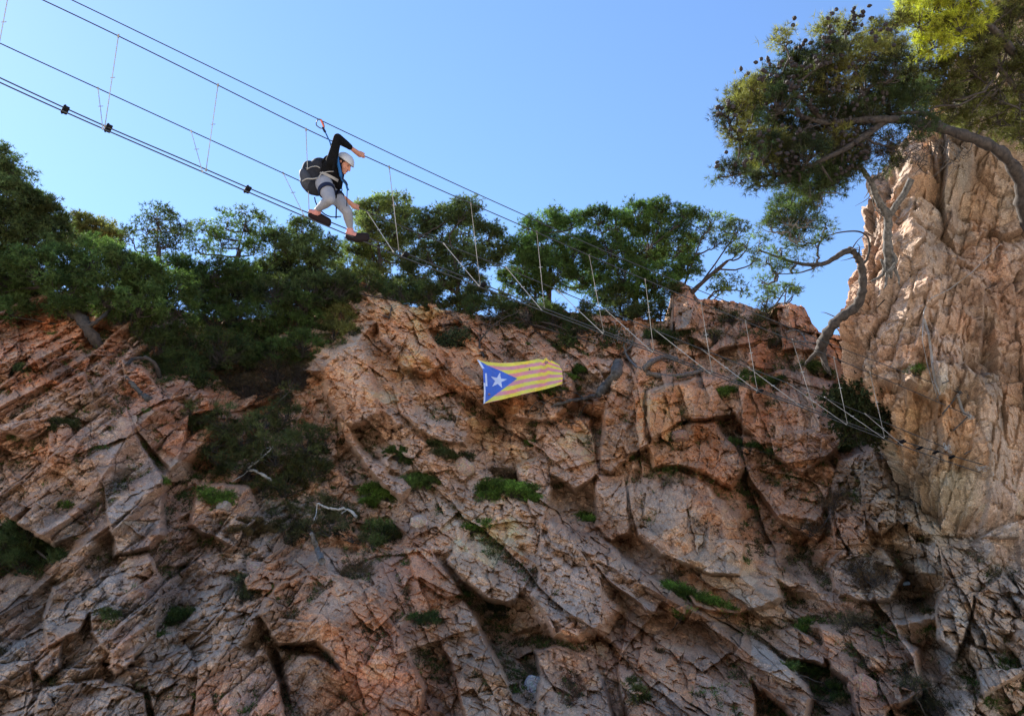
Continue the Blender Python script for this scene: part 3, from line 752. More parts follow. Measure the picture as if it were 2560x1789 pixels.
def tuft_mesh(name, cen, dirs, nn, length, width, col, cvar=.25, spread=.9):
    """needle tufts: nn thin pointed needles around each centre"""
    n = len(cen)
    d = dirs[:, None, :] + spread * RS.randn(n, nn, 3)
    d /= np.linalg.norm(d, axis=2)[..., None]
    L = length * (.6 + .6 * RS.rand(n, nn, 1))
    p = np.cross(d, RS.randn(n, nn, 3)); p /= np.linalg.norm(p, axis=2)[..., None]
    o = cen[:, None, :] + d * L * .08
    wv = p * width * (.7 + .6 * RS.rand(n, nn, 1)) / 2
    v = np.stack([o - wv, o + wv, o + d * L], 2).reshape(-1, 3)
    f = np.arange(len(v)).reshape(-1, 3)
    c = np.repeat(np.repeat(col * (1 + cvar * RS.randn(n, 1)), nn, 0) * (1 + .12 * RS.randn(n * nn, 1)), 3, 0)
    return np_mesh(name, v, f, False, np.clip(c, .005, .9))


GREEN = np.array([.046, .082, .040]); OLIVE = np.array([.085, .105, .04]); DARKG = np.array([.028, .055, .024]); SUNLIT_GREEN = np.array([.24, .29, .04]); MOSS = np.array([.06, .13, .03]); DRY = np.array([.10, .075, .055])


def foliage(blobs, anchors, pads_per=22, tufts=16, pad_s=.15, nn=8, length=.10, width=.012, col=GREEN, tubes=None, twig=.008, lift=.35, squash=.75, limb=.03, hang=0.0):
    """blobs: (centre, radius, colour or None). Branches grow from the nearest anchor to each blob, twigs fan out to pads of needles."""
    cen = []; dr = []; cc = []; pads = []
    for (c, r, bc) in blobs:
        c = np.asarray(c); bc = col if bc is None else bc
        A = np.asarray(anchors)
        a = A[np.argmin(((A - c) ** 2).sum(1) + ((A - c)[:, 2] > 0) * .5)]
        low = c - np.array([0, 0, r * .45])
        mid = (a + low) / 2 + RS.randn(3) * .12 * np.linalg.norm(low - a) + np.array([0, 0, -.05])
        lp = smooth_path([a, mid, low, c], 4, .012)
        if tubes is not None:
            tubes.add(lp, np.linspace(limb, limb * .35, len(lp)), 5)
        npd = max(3, int(pads_per * (r / .6) ** 2 * (.8 + .4 * RS.rand())))
        u = RS.randn(npd, 3); u /= np.linalg.norm(u, axis=1)[:, None]
        u[:, 2] = np.where(RS.rand(npd) < lift, np.abs(u[:, 2]), u[:, 2])
        rr = r * (.45 + .6 * RS.rand(npd) ** .5)
        pp = c + u * rr[:, None] * np.array([1, 1, squash])
        for q in range(npd):
            st = lp[RS.randint(len(lp) // 2, len(lp))]
            mm = (st + pp[q]) / 2 + RS.randn(3) * .09 * r - np.array([0, 0, hang * r])
            if tubes is not None:
                tp = smooth_path([st, mm, pp[q]], 3)
                tubes.add(tp, np.linspace(twig * 1.6, twig * .6, len(tp)), 3)
            nt_ = int(tufts * (.5 + RS.rand()))
            off = RS.randn(nt_, 3) * pad_s * np.array([1, 1, .6])
            t = pp[q] + off
            dd = off / (np.linalg.norm(off, axis=1)[:, None] + 1e-6) + u[q] * .5 + np.array([0, 0, .6])
            cen.append(t); dr.append(dd / np.linalg.norm(dd, axis=1)[:, None])
            cc.append(np.repeat((bc * (1 + .32 * RS.randn()) + np.array([.018, .012, 0]) * RS.rand())[None], nt_, 0))
            pads.append((pp[q], u[q]))
    return np.concatenate(cen), np.concatenate(dr), np.concatenate(cc), pads


def pine(label, trunk, blobs, group=None, trunk_r=(.12, .05), bark=BARK, name="pine_tree", cat="pine tree", nn=8, length=.10, width=.012, **kw):
    base = trunk[0]
    root = empty(name, Vector(base), label, cat, group)
    tb = Tubes()
    tp = smooth_path(trunk, 5, .006) if len(trunk) > 1 else np.array(trunk)
    tp = smooth_path(trunk, 9, .004)
    wv = 1 + .10 * np.sin(np.arange(len(tp)) * 1.3) + .07 * RS.randn(len(tp))
    tb.add(tp, np.linspace(trunk_r[0], trunk_r[1], len(tp)) * wv, 10)
    for k in range(4):                                   # roots gripping the rock
        e = np.array(base) + np.array([RS.uniform(-.3, .3), RS.uniform(-.05, .25), RS.uniform(-.35, -.08)])
        tb.add(smooth_path([tp[2], (tp[0] + e) / 2 + RS.randn(3) * .04, e], 4, .006), np.linspace(trunk_r[0] * .55, trunk_r[0] * .15, 9), 6)
    for k in range(14):                                  # dead snags
        a = tp[RS.randint(len(tp) // 4, len(tp))]; e = a + RS.randn(3) * .22
        tb.add(smooth_path([a, (a + e) / 2 + RS.randn(3) * .04, e], 4), np.linspace(.012, .003, 9), 4)
    for extra in kw.pop('limbs', []):
        lp = smooth_path(extra[0], 5, .004)
        tb.add(lp, np.linspace(extra[1], extra[2], len(lp)), 6)
        tp = np.vstack([tp, lp])
    anchors = tp[len(trunk) if len(trunk) > 2 else 0:]
    cen, dr, cc, pads = foliage(blobs, anchors, tubes=tb, nn=nn, **kw)
    link_mesh("trunk", tb.mesh("trunk"), bark, root)
    link_mesh("crown", tuft_mesh("crown", cen, dr, nn, length, width, cc), LEAF, root)
    return root, pads


def ov(x, y, d):                                     # overview pixels
    return at(x * K, y * K, d)


def rad(r, d):                                       # a radius in overview pixels, as metres at depth d
    return r * K * d / F


# --- pines along the cliff top: label, base (ov px), depth, crown blobs (ov px, ov px, radius px), colour
TOPP = [
 ("low dark scrub pine under the domed pine, centre left of the rim", (1000, 730), 23.2, [(940,655,24),(980,670,26),(1030,675,26),(1080,660,26),(1120,670,24),(1150,690,20),(1060,690,20)], np.array([.035,.06,.03])),
 ("low scrub pine under the flat-topped pine, right of the sky gaps", (1400, 740), 22.8, [(1360,700,20),(1400,690,26),(1440,700,26),(1480,700,22),(1520,650,20),(1385,660,24),(1210,690,22),(1250,700,18),(1310,690,16)], np.array([.035,.06,.03])),
 ("low dark pine behind the rim bushes, below the spreading pine", (520, 720), 22.0, [(430,620,34),(480,610,38),(540,620,40),(600,650,36),(460,660,34),(520,665,36),(650,680,30),(400,600,30)], np.array([.035,.075,.03])),
 ("low dark pine filling the gap between climber and pale buttress top", (800, 705), 22.5, [(730,650,32),(770,640,32),(820,650,30),(860,650,30),(900,645,30),(950,660,26),(700,680,28)], DARKG * 1.3),
 ("tall dark pine at the far left rising above the other cliff-top trees", (40, 700), 21.0, [(5,350,28),(30,385,30),(-20,400,50),(20,440,50),(60,460,45),(100,480,42),(10,500,55),(70,530,50),(130,520,35),(20,580,50),(-60,480,60),(-50,580,60)], GREEN),
 ("dense green pine with a broad low crown over the left rock ledge", (190, 745), 19.5, [(20,620,50),(80,600,50),(150,590,55),(220,575,50),(280,600,50),(330,620,45),(390,640,35),(60,660,45),(150,650,55),(240,655,55),(320,670,50),(400,690,40),(30,690,30),(-50,640,60)], np.array([.042,.086,.034])),
 ("small pale-topped pine poking up behind the dense left pine", (200, 640), 25.5, [(185,500,28),(205,520,32),(235,505,22),(170,540,30),(225,545,30),(250,530,24)], OLIVE),
 ("thin dark pine with see-through crown in the left gap", (350, 680), 24.0, [(355,485,32),(330,510,30),(390,500,30),(300,530,25),(410,525,28),(360,545,30),(395,570,22),(330,560,22)], DARKG),
 ("spreading pine with fan of bare limbs left of the climber", (500, 690), 23.0, [(470,510,30),(510,495,30),(550,490,32),(590,510,32),(620,530,28),(450,550,30),(500,540,30),(570,550,34),(620,570,28),(530,590,24)], np.array([.06,.115,.04])),
 ("rounded pine directly below the climber's shoes", (700, 690), 23.0, [(640,540,32),(680,515,30),(650,580,34),(690,560,35),(720,600,34),(640,625,38),(690,640,40),(740,560,30),(590,610,34),(560,640,34)], GREEN),
 ("light green pine right beside the climber's front foot", (860, 700), 24.5, [(815,470,26),(850,460,26),(890,455,28),(910,480,26),(830,510,34),(880,520,34),(800,550,34),(850,570,38),(900,570,34),(830,620,34),(780,600,32)], np.array([.085,.13,.055])),
 ("domed pine with a peak under the handrail cable, centre left", (1030, 710), 24.0, [(1050,465,28),(1010,475,28),(965,490,26),(940,520,28),(990,520,36),(1050,515,36),(1095,520,28),(1120,560,24),(960,565,34),(1020,575,38),(1080,580,32),(930,610,28),(990,625,34),(1050,630,30)], GREEN),
 ("dense dark pine in the centre under the first bright hangers", (1230, 710), 24.0, [(1240,490,28),(1200,510,28),(1280,500,26),(1165,550,28),(1220,550,40),(1290,555,40),(1180,600,36),(1250,610,42),(1310,620,40),(1200,650,30),(1150,620,26),(1330,560,30)], np.array([.040,.09,.032])),
 ("dense broad pine with a flat top right of centre", (1420, 720), 23.5, [(1340,490,30),(1380,500,34),(1430,480,34),(1480,475,34),(1530,480,30),(1370,560,46),(1450,550,50),(1520,545,40),(1400,620,46),(1480,620,44),(1540,600,30),(1360,660,26),(1450,670,30)], np.array([.042,.095,.033])),
 ("airy pine with upswept bare branches at the right end of the tree row", (1500, 745), 23.0, [(1590,490,24),(1620,500,26),(1650,515,26),(1670,545,22),(1690,575,18),(1600,540,22),(1650,560,18),(1630,625,24),(1660,640,18),(1610,645,18),(1575,520,24)], np.array([.055,.10,.04])),
 ("wispy pine sprig against the sky above the notch in the cliff", (1700, 745), 22.8, [(1735,650,20),(1760,645,18),(1720,665,16),(1775,660,14)], np.array([.05,.09,.04])),
]
for lab, (bx, by), d, bl, col in TOPP:
    cx = sum(b[0] for b in bl) / len(bl); cy = sum(b[1] for b in bl) / len(bl)
    tr = [ov(bx, by + 25, d + .2), ov(bx + (cx - bx) * .3, by * .6 + cy * .4, d), ov(cx, cy + 25, d)]
    B = []
    for (x, y, r) in bl:
        B.append((ov(x, y + 4, d + RS.uniform(-.5, .7)), rad(r, d) * 1.12, None if RS.rand() < .75 else col * 1.35))
    wisp = 'wispy' in lab or 'airy' in lab or 'thin' in lab or 'fan' in lab
    limbs = []
    for k in range(3):
        q = bl[RS.randint(len(bl))]
        limbs.append(([ov(bx + (cx - bx) * .2, by * .7 + cy * .3, d), ov((bx + q[0]) / 2, (by + q[1]) / 2, d + .2), ov(q[0], q[1] + q[2] * .4, d)], .04, .014))
    pine(lab, tr, B, "pines along the cliff top", (.09, .04), limbs=limbs, pads_per=(28 if wisp else 50), tufts=(18 if wisp else 30), pad_s=.085, nn=9, length=.095, width=.015, col=col, twig=.007, limb=.026)

# --- big near pines on the right buttress
dR = 12.8
big_bl = [(1650,215,26),(1632,262,22),(1660,300,34),(1640,385,20),(1615,392,12),(1690,360,34),(1690,250,34),(1735,180,32),(1700,185,20),(1780,130,30),(1740,240,44),(1800,200,44),(1770,300,50),(1860,70,26),(1895,60,22),(1850,120,34),
          (1905,105,34),(1960,70,22),(1950,120,38),(1870,180,50),(1940,190,48),(2000,160,40),(1850,260,50),(1930,260,50),(1990,240,44),(1730,340,44),(1800,350,44),(1870,330,44),(1700,410,26),(1760,400,30),(2040,220,40),(2060,280,30),(2000,320,28),(1900,380,34),(1850,400,34),(1790,400,34),(1940,330,34),(1700,330,34),(1690,200,30),(1760,90,20),(1800,150,36),(1990,100,34),(2010,50,20),(1660,240,26)]
B = []
for (x, y, r) in big_bl:
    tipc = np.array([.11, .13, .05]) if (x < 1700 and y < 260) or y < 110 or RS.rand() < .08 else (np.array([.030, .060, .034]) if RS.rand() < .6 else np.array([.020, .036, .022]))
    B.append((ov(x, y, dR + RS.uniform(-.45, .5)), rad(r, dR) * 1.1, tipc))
tr = [ov(2330, 560, dR + .7), ov(2296, 470, dR + .5), ov(2285, 400, dR + .3), ov(2235, 335, dR + .1), ov(2150, 300, dR), ov(2050, 272, dR), ov(1950, 268, dR - .1), ov(1850, 275, dR - .1), ov(1770, 250, dR)]
limbs = [([ov(1990, 268, dR), ov(1900, 330, dR - .2), ov(1820, 370, dR - .2), ov(1740, 395, dR)], .05, .02), ([ov(1850, 275, dR), ov(1790, 215, dR), ov(1740, 180, dR)], .04, .015),
         ([ov(2120, 290, dR), ov(2080, 255, dR + .1), ov(2000, 255, dR + .1)], .05, .02), ([ov(1950, 268, dR), ov(1930, 190, dR), ov(1900, 110, dR)], .04, .015), ([ov(1770, 250, dR), ov(1700, 290, dR), ov(1650, 290, dR)], .03, .012),
         ([ov(2060, 272, dR), ov(2100, 240, dR - .1), ov(2150, 235, dR - .2), ov(2190, 215, dR - .2)], .02, .008)]
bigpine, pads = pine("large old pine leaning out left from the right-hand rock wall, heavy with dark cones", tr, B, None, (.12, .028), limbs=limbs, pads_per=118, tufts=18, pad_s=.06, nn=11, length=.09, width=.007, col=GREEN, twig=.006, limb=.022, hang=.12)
# bare twigs hanging under the main limb
tb = Tubes()
for k in range(260):
    t_ = RS.rand(); x = 1700 + 460 * t_; y = 270 + 40 * t_ + RS.rand() * 70
    a = ov(x, y, dR + RS.uniform(-.3, .3)); e = a + np.array([RS.uniform(-.35, .15), RS.uniform(-.15, .15), RS.uniform(-.3, .12)])
    tb.add(smooth_path([a, (a + e) / 2 + RS.randn(3) * .03, e], 3), np.linspace(.006, .002, 7), 3)
    for j in range(3):
        m_ = a + (e - a) * RS.uniform(.3, .9); f_ = m_ + RS.randn(3) * .07
        tb.add(np.array([m_, (m_ + f_) / 2 + RS.randn(3) * .01, f_]), [.003, .002, .0015], 3)
link_mesh("dead_twigs", tb.mesh("dead_twigs"), BARK, bigpine)
# cones
CONE, nt, b, _ = new_mat("cone_scales")
b.inputs['Base Color'].default_value = (.022, .014, .013, 1); b.inputs['Roughness'].default_value = .7


def cone_bm(bm, c, s, ax):
    nr_, k = 7, 8
    ax = Vector(ax).normalized(); u = ax.orthogonal().normalized(); v_ = ax.cross(u)
    prev = None
    for i in range(nr_):
        tt = i / (nr_ - 1)
        r = s * .5 * math.sin(PI * min(.95, tt * .85 + .13)) * (1.0 if i % 2 else .84)
        ring = [bm.verts.new(Vector(c) + ax * (tt - .5) * s * 1.25 + (u * math.cos(2 * PI * (j + .5 * (i % 2)) / k) + v_ * math.sin(2 * PI * (j + .5 * (i % 2)) / k)) * r) for j in range(k)]
        if prev:
            for j in range(k): bm.faces.new((prev[j], prev[(j + 1) % k], ring[(j + 1) % k], ring[j]))
        else: bm.faces.new(ring[::-1])
        prev = ring
    bm.faces.new(prev)


bm = bmesh.new(); cone_bm(bm, (0, 0, 0), .07, (0, 0, 1)); cme = bpy.data.meshes.new("cone"); bm.to_mesh(cme); bm.free(); cme.materials.append(CONE)
cand = [p for p, u_ in pads if p[0] < at(1960 * K, 300, dR)[0]]
RS.shuffle(cand)
cl = []
for p in cand[:170]:
    for j in range(RS.randint(2, 5)):
        cl.append(p + RS.randn(3) * .06 + np.array([0, -.20, -.03]))
for p in cl[:96]:
    o = bpy.data.objects.new("cone", cme); COL.objects.link(o); o.parent = bigpine
    o.matrix_parent_inverse = Matrix.Translation(bigpine.location).inverted()
    o.location = p; o.rotation_euler = (RS.uniform(0, 3), RS.uniform(0, 3), 0); s_c = RS.uniform(.75, 1.1); o.scale = (s_c,) * 3
bm = bmesh.new()
for p in cl[96:]: cone_bm(bm, p, .06, RS.randn(3))
me = bpy.data.meshes.new("cones"); bm.to_mesh(me); bm.free()
tag(link_mesh("cones", me, CONE, bigpine), kind="stuff")

# top-edge pine, sunlight painted into its needle colour, and dark pine in the corner
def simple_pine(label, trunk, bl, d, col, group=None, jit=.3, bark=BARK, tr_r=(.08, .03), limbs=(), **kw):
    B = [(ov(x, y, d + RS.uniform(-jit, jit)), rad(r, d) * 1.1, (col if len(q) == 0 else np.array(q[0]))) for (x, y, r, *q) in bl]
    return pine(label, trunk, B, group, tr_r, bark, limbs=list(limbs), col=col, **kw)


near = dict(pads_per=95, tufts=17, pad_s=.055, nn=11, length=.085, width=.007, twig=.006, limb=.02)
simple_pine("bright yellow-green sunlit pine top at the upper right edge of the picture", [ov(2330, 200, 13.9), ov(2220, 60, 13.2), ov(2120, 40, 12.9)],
            [(2040,20,28),(2080,30,38),(2130,20,44),(2060,50,36),(2110,80,40),(2150,60,40),(2030,-10,30),(2100,-30,50),(2170,-20,50),(2060,110,26),(2030,40,20),(2160,-80,70),(2180,30,34),(2090,100,24)], 12.9, SUNLIT_GREEN, **near)
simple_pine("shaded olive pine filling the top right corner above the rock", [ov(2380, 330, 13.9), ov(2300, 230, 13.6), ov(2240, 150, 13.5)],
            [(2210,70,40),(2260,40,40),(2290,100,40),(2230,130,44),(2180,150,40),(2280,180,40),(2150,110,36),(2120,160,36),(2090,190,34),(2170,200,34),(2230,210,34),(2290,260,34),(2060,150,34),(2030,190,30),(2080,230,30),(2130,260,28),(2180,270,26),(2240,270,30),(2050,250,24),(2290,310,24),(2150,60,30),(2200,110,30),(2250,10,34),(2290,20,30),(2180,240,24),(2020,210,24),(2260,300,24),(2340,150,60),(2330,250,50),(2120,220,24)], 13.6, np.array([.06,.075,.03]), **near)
simple_pine("middle pine with pale forked trunk growing from the upper edge of the rock wall", [ov(1995, 600, 13.9), ov(1990, 540, 13.7), ov(1990, 490, 13.6), ov(1968, 445, 13.4), ov(1950, 405, 13.3), ov(1925, 375, 13.2), ov(1880, 380, 13.1)],
            [(1890,340,30),(1850,390,34),(1810,420,34),(1780,450,34),(1840,440,34),(1760,490,32),(1810,490,32),(1730,510,22),(1790,530,28),(1850,350,34),(1740,460,24),(1870,420,22),(1990,360,24,(.03,.05,.025)),(1970,385,18,(.03,.05,.025))], 13.1, np.array([.04,.075,.038]), bark=PALEBARK, tr_r=(.075, .03),
            limbs=[([ov(1990, 490, 13.6), ov(2010, 460, 13.5), ov(2030, 430, 13.5), ov(2043, 402, 13.5)], .05, .055), ([ov(1880, 380, 13.1), ov(1830, 440, 13.0), ov(1770, 520, 13.0)], .02, .008), ([ov(1995, 560, 13.7), ov(2010, 585, 13.7), ov(1990, 610, 13.7), ov(1975, 580, 13.7)], .03, .02)], hang=.1, **near)
sp = dict(near); sp.update(pads_per=60, tufts=11)
simple_pine("lowest pine with a snaking brown trunk curving up the sky gap beside the rock wall", [ov(1838, 790, 14.3), ov(1850, 755, 14.0), ov(1880, 715, 13.8), ov(1918, 688, 13.7), ov(1934, 650, 13.6), ov(1932, 600, 13.6), ov(1920, 572, 13.6), ov(1908, 560, 13.6)],
            [(1790,540,26),(1750,555,26),(1830,545,24),(1720,580,22),(1780,585,26),(1740,610,20),(1850,500,22),(1700,545,20),(1820,590,18),(1710,630,14)], 13.5, np.array([.042,.078,.036]), tr_r=(.09, .045), bark=BARK,
            limbs=[([ov(1908, 558, 13.6), ov(1880, 572, 13.5), ov(1850, 590, 13.5), ov(1800, 592, 13.5), ov(1740, 575, 13.5), ov(1700, 560, 13.5)], .05, .012), ([ov(1930, 600, 13.6), ov(1945, 575, 13.7), ov(1948, 540, 13.8), ov(1930, 520, 13.8), ov(1890, 520, 13.7), ov(1850, 530, 13.6)], .022, .008),
                   ([ov(1850, 590, 13.5), ov(1800, 610, 13.4), ov(1740, 615, 13.4)], .016, .006)], hang=.1, **sp)

# --- shrubs and clumps on the rock: label, name, category, colour, style, blobs in overview px
SHR = [
 ("stunted green pine bush growing over the gully left of centre", "stunted_pine", "pine tree", np.array([.045,.070,.034]), "needle", [(430,960,30),(450,930,30),(500,950,38),(540,990,40),(590,960,38),(640,930,34),(560,1050,48),(620,1020,46),(680,1000,44),(730,990,30),(500,1030,36),(640,1090,44),(700,1060,40),(590,1100,30),(480,990,34),(640,880,14)]),
 ("tangled dark bush below the pale curved branch", "shrub", "bush", np.array([.038,.05,.03]), "needle", [(660,1160,36),(700,1190,34),(740,1180,30),(640,1200,30),(770,1160,26),(720,1140,30),(790,1200,24)]),
 ("grey-green bush beside the small orange boulder in the middle", "shrub", "bush", np.array([.05,.085,.035]), "needle", [(850,1190,26),(835,1220,22),(875,1210,22)]),
 ("dark green bush on the low left ledge", "shrub", "bush", np.array([.030,.062,.03]), "needle", [(70,1200,34),(30,1230,44),(100,1240,34),(60,1270,38),(130,1260,20),(10,1180,26)]),
 ("dark hollow bush under the left pines", "shrub", "bush", DARKG, "needle", [(360,790,40),(410,830,40),(390,870,30),(450,870,34),(340,740,34),(430,770,44),(500,790,44),(300,720,30)]),
 ("green pine bush at the top of the gully beside the big tan slab", "shrub", "bush", np.array([.045,.095,.035]), "needle", [(560,770,36),(610,750,36),(660,735,36),(700,720,30),(620,800,38),(680,780,36),(560,830,30),(530,720,36),(600,700,40),(480,700,40),(680,690,30)]),
 ("twiggy brown thicket in the dark alcove above the stunted pine", "thicket", "bush", np.array([.045,.04,.03]), "twig", [(560,880,36),(620,850,40),(680,850,30),(520,860,30),(640,900,20)]),
 ("olive bush on the peak left of the pale buttress", "shrub", "bush", OLIVE, "needle", [(770,720,26),(750,750,24),(790,750,20),(740,710,20)]),
 ("small blue-green bush on the buttress above the flag", "shrub", "bush", np.array([.035,.06,.04]), "leaf", [(1010,770,20),(1030,755,14)]),
 ("dark ivy mass filling the cleft at the foot of the right rock wall", "ivy", "ivy", np.array([.018,.035,.02]), "leaf", [(1870,895,16),(1900,900,26),(1930,930,34),(1960,900,30),(1920,960,30),(1950,970,26),(1970,930,28),(1930,880,24),(1980,880,16),(1890,930,18),(1985,960,16),(1905,870,16)]),
 ("mossy mat on the ledge right of the flag", "grass_clump", "grass", MOSS, "mat", [(1290,835,14),(1310,838,14),(1270,848,10)]),
 ("mossy mat under the flag's lower right corner", "grass_clump", "grass", MOSS, "mat", [(1230,882,12),(1250,878,10)]),
 ("bright green cushion between slab and gravel, centre of the slope", "grass_clump", "grass", MOSS, "mat", [(840,1105,22),(870,1120,22),(830,1130,16)]),
 ("low green cushion above the round white stone", "grass_clump", "grass", np.array([.05,.10,.03]), "mat", [(920,1085,18),(945,1078,20),(965,1085,14)]),
 ("large bright green heath clump in the middle of the cliff", "heath_clump", "grass", MOSS, "mat", [(1110,1100,26),(1140,1110,30),(1175,1110,26),(1095,1120,16),(1200,1125,14)]),
 ("reddish brown heath on top of the bright green clump", "heath_clump", "bush", DRY, "mat", [(1130,1070,18),(1155,1078,18),(1115,1060,12)]),
 ("narrow green strip under the heath clump", "grass_clump", "grass", MOSS, "mat", [(1055,1188,14),(1080,1180,14),(1100,1175,10)]),
 ("dark green tuft below the fallen slab", "grass_clump", "grass", np.array([.03,.07,.022]), "mat", [(890,1018,16),(915,1025,14),(925,1040,10)]),
 ("dark weeds along the foot of the upper slope", "grass_clump", "grass", np.array([.035,.06,.03]), "mat", [(990,1020,14),(1020,1026,12),(1050,1026,10),(970,1000,12)]),
 ("small green tuft beside the dark dead branch", "grass_clump", "grass", MOSS, "mat", [(1188,998,9),(1200,985,8)]),
 ("green tuft at the left foot of the round dome rock", "grass_clump", "grass", MOSS, "mat", [(1305,1160,12),(1322,1168,10)]),
 ("long green mat on the ledge below the dome rock", "grass_clump", "grass", MOSS, "mat", [(1510,1325,18),(1540,1340,20),(1575,1350,18),(1610,1358,14),(1640,1372,9),(1495,1315,12)]),
 ("small round green tuft left below the long mat", "grass_clump", "grass", MOSS, "mat", [(1522,1385,13),(1530,1372,10)]),
 ("green tuft at the left end of the upper ledge", "grass_clump", "grass", MOSS, "mat", [(1615,884,10),(1630,878,10),(1645,876,8)]),
 ("leafy green mat under the bright hangers on the upper ledge", "grass_clump", "grass", np.array([.04,.09,.028]), "mat", [(1670,855,12),(1695,862,14),(1725,858,12),(1680,840,10),(1750,855,9)]),
 ("olive green brow on the notch right of the ledge", "grass_clump", "grass", np.array([.05,.085,.03]), "mat", [(1810,822,12),(1835,828,14),(1855,840,10)]),
 ("dark green streak across the brown rock face right of centre", "grass_clump", "grass", np.array([.03,.07,.022]), "mat", [(1640,992,9),(1660,998,10),(1685,1004,11),(1710,1008,10),(1735,1014,8)]),
 ("little dark tuft on the orange rock face", "grass_clump", "grass", DARKG, "mat", [(1500,985,9),(1512,990,7)]),
 ("green tuft at the foot of the dark ivy", "grass_clump", "grass", np.array([.03,.07,.025]), "mat", [(1880,1010,12),(1890,1000,9)]),
 ("tiny green cushion on the right rock wall", "grass_clump", "grass", MOSS, "mat", [(2052,830,8),(2056,820,6)]),
 ("diagonal green mat in the lower right gully", "grass_clump", "grass", np.array([.04,.085,.03]), "mat", [(1770,1500,12),(1800,1508,16),(1835,1515,15),(1870,1545,14),(1885,1570,12)]),
 ("bright green tuft on the pinkish ledge, lower right", "grass_clump", "grass", MOSS, "mat", [(1805,1400,11),(1795,1412,9)]),
 ("brown spiky dry bush under the right pillar", "dry_bush", "bush", DRY * .6, "twig", [(1930,1280,24),(1960,1300,26),(1985,1285,20),(1940,1310,20)]),
 ("dark spiny cushion in the lower right", "dry_bush", "bush", np.array([.05,.055,.04]), "twig", [(1900,1400,22),(1930,1395,20),(1890,1420,14)]),
 ("wiry grey bush in the notch left of the right pillar", "dry_bush", "bush", DRY * .7, "twig", [(1870,1130,18),(1885,1110,14),(1820,1190,18),(1845,1175,12)]),
 ("dark bush at the bottom right between pink boulders", "shrub", "bush", np.array([.03,.04,.028]), "twig", [(2050,1545,26),(2080,1575,30),(2110,1600,30),(2030,1510,16)]),
 ("rusty dry heather low in the centre", "dry_bush", "bush", np.array([.085,.05,.045]), "twig", [(1285,1530,14),(1290,1560,18),(1278,1580,12)]),
 ("green weed below the centre, right of the rusty heather", "grass_clump", "grass", np.array([.045,.07,.03]), "mat", [(1425,1550,12),(1440,1570,12),(1415,1530,9)]),
 ("dark thorny mat beside the big spur", "grass_clump", "grass", np.array([.03,.05,.03]), "mat", [(1110,1360,14),(1135,1368,14),(1120,1385,10)]),
 ("green tuft in the gully above the bottom centre", "grass_clump", "grass", np.array([.04,.075,.03]), "mat", [(935,1390,12),(960,1398,14),(970,1385,10)]),
 ("wide green clump left of the large brown boulder", "grass_clump", "grass", np.array([.035,.075,.028]), "mat", [(385,1380,18),(410,1390,20),(370,1405,14),(350,1430,14),(430,1375,12)]),
 ("small green clump between the left ridges", "grass_clump", "grass", np.array([.04,.07,.03]), "mat", [(240,1380,12),(255,1385,10)]),
 ("dark shrub in the crack above the large brown boulder", "shrub", "bush", np.array([.03,.05,.028]), "twig", [(545,1310,20),(560,1340,18),(540,1350,14)]),
 ("faded brown brush above the large brown boulder", "dry_bush", "bush", DRY * .7, "twig", [(800,1275,18),(820,1290,16),(780,1290,14)]),
 ("dark grass cap on the left round boulder", "grass_clump", "grass", np.array([.03,.05,.026]), "mat", [(135,952,14),(160,956,12),(115,960,9)]),
 ("green tuft at the far left ledge", "grass_clump", "grass", np.array([.035,.06,.028]), "mat", [(35,832,12),(50,828,9)]),
 ("bright green grass at the foot of the stunted pine", "grass_clump", "grass", MOSS, "mat", [(470,1115,16),(495,1130,16),(510,1115,12),(455,1100,10)]),
 ("olive dry clump below the stunted pine", "dry_bush", "bush", np.array([.07,.06,.035]), "mat", [(560,1180,20),(590,1195,16),(540,1195,14)]),
 ("small green sprig on the left grey pillar", "grass_clump", "grass", MOSS, "mat", [(365,1080,8),(150,1135,10)]),
 ("dark leafy patch behind the hangers right of centre", "shrub", "bush", np.array([.03,.06,.028]), "needle", [(1480,760,20),(1510,765,22),(1540,760,16),(1460,745,14)]),
 ("low dark shrub line along the cliff rim under the centre pines", "shrub", "bush", DARKG, "needle", [(1120,700,24),(1180,705,28),(1240,720,30),(1300,740,30),(1360,760,26),(1060,690,22),(1270,770,20)]),
 ("dense undergrowth along the rim left of the pale buttress", "shrub", "bush", np.array([.032,.06,.028]), "needle", [(540,680,36),(620,660,40),(700,660,36),(760,650,36),(820,640,28),(460,660,36),(900,660,26),(960,665,26)]),
 ("low scrub between the two rock horns on the right skyline", "shrub", "bush", np.array([.04,.06,.03]), "twig", [(1640,720,20),(1690,730,22),(1720,700,16),(1600,760,18),(1680,760,20),(1740,770,16)]),
]
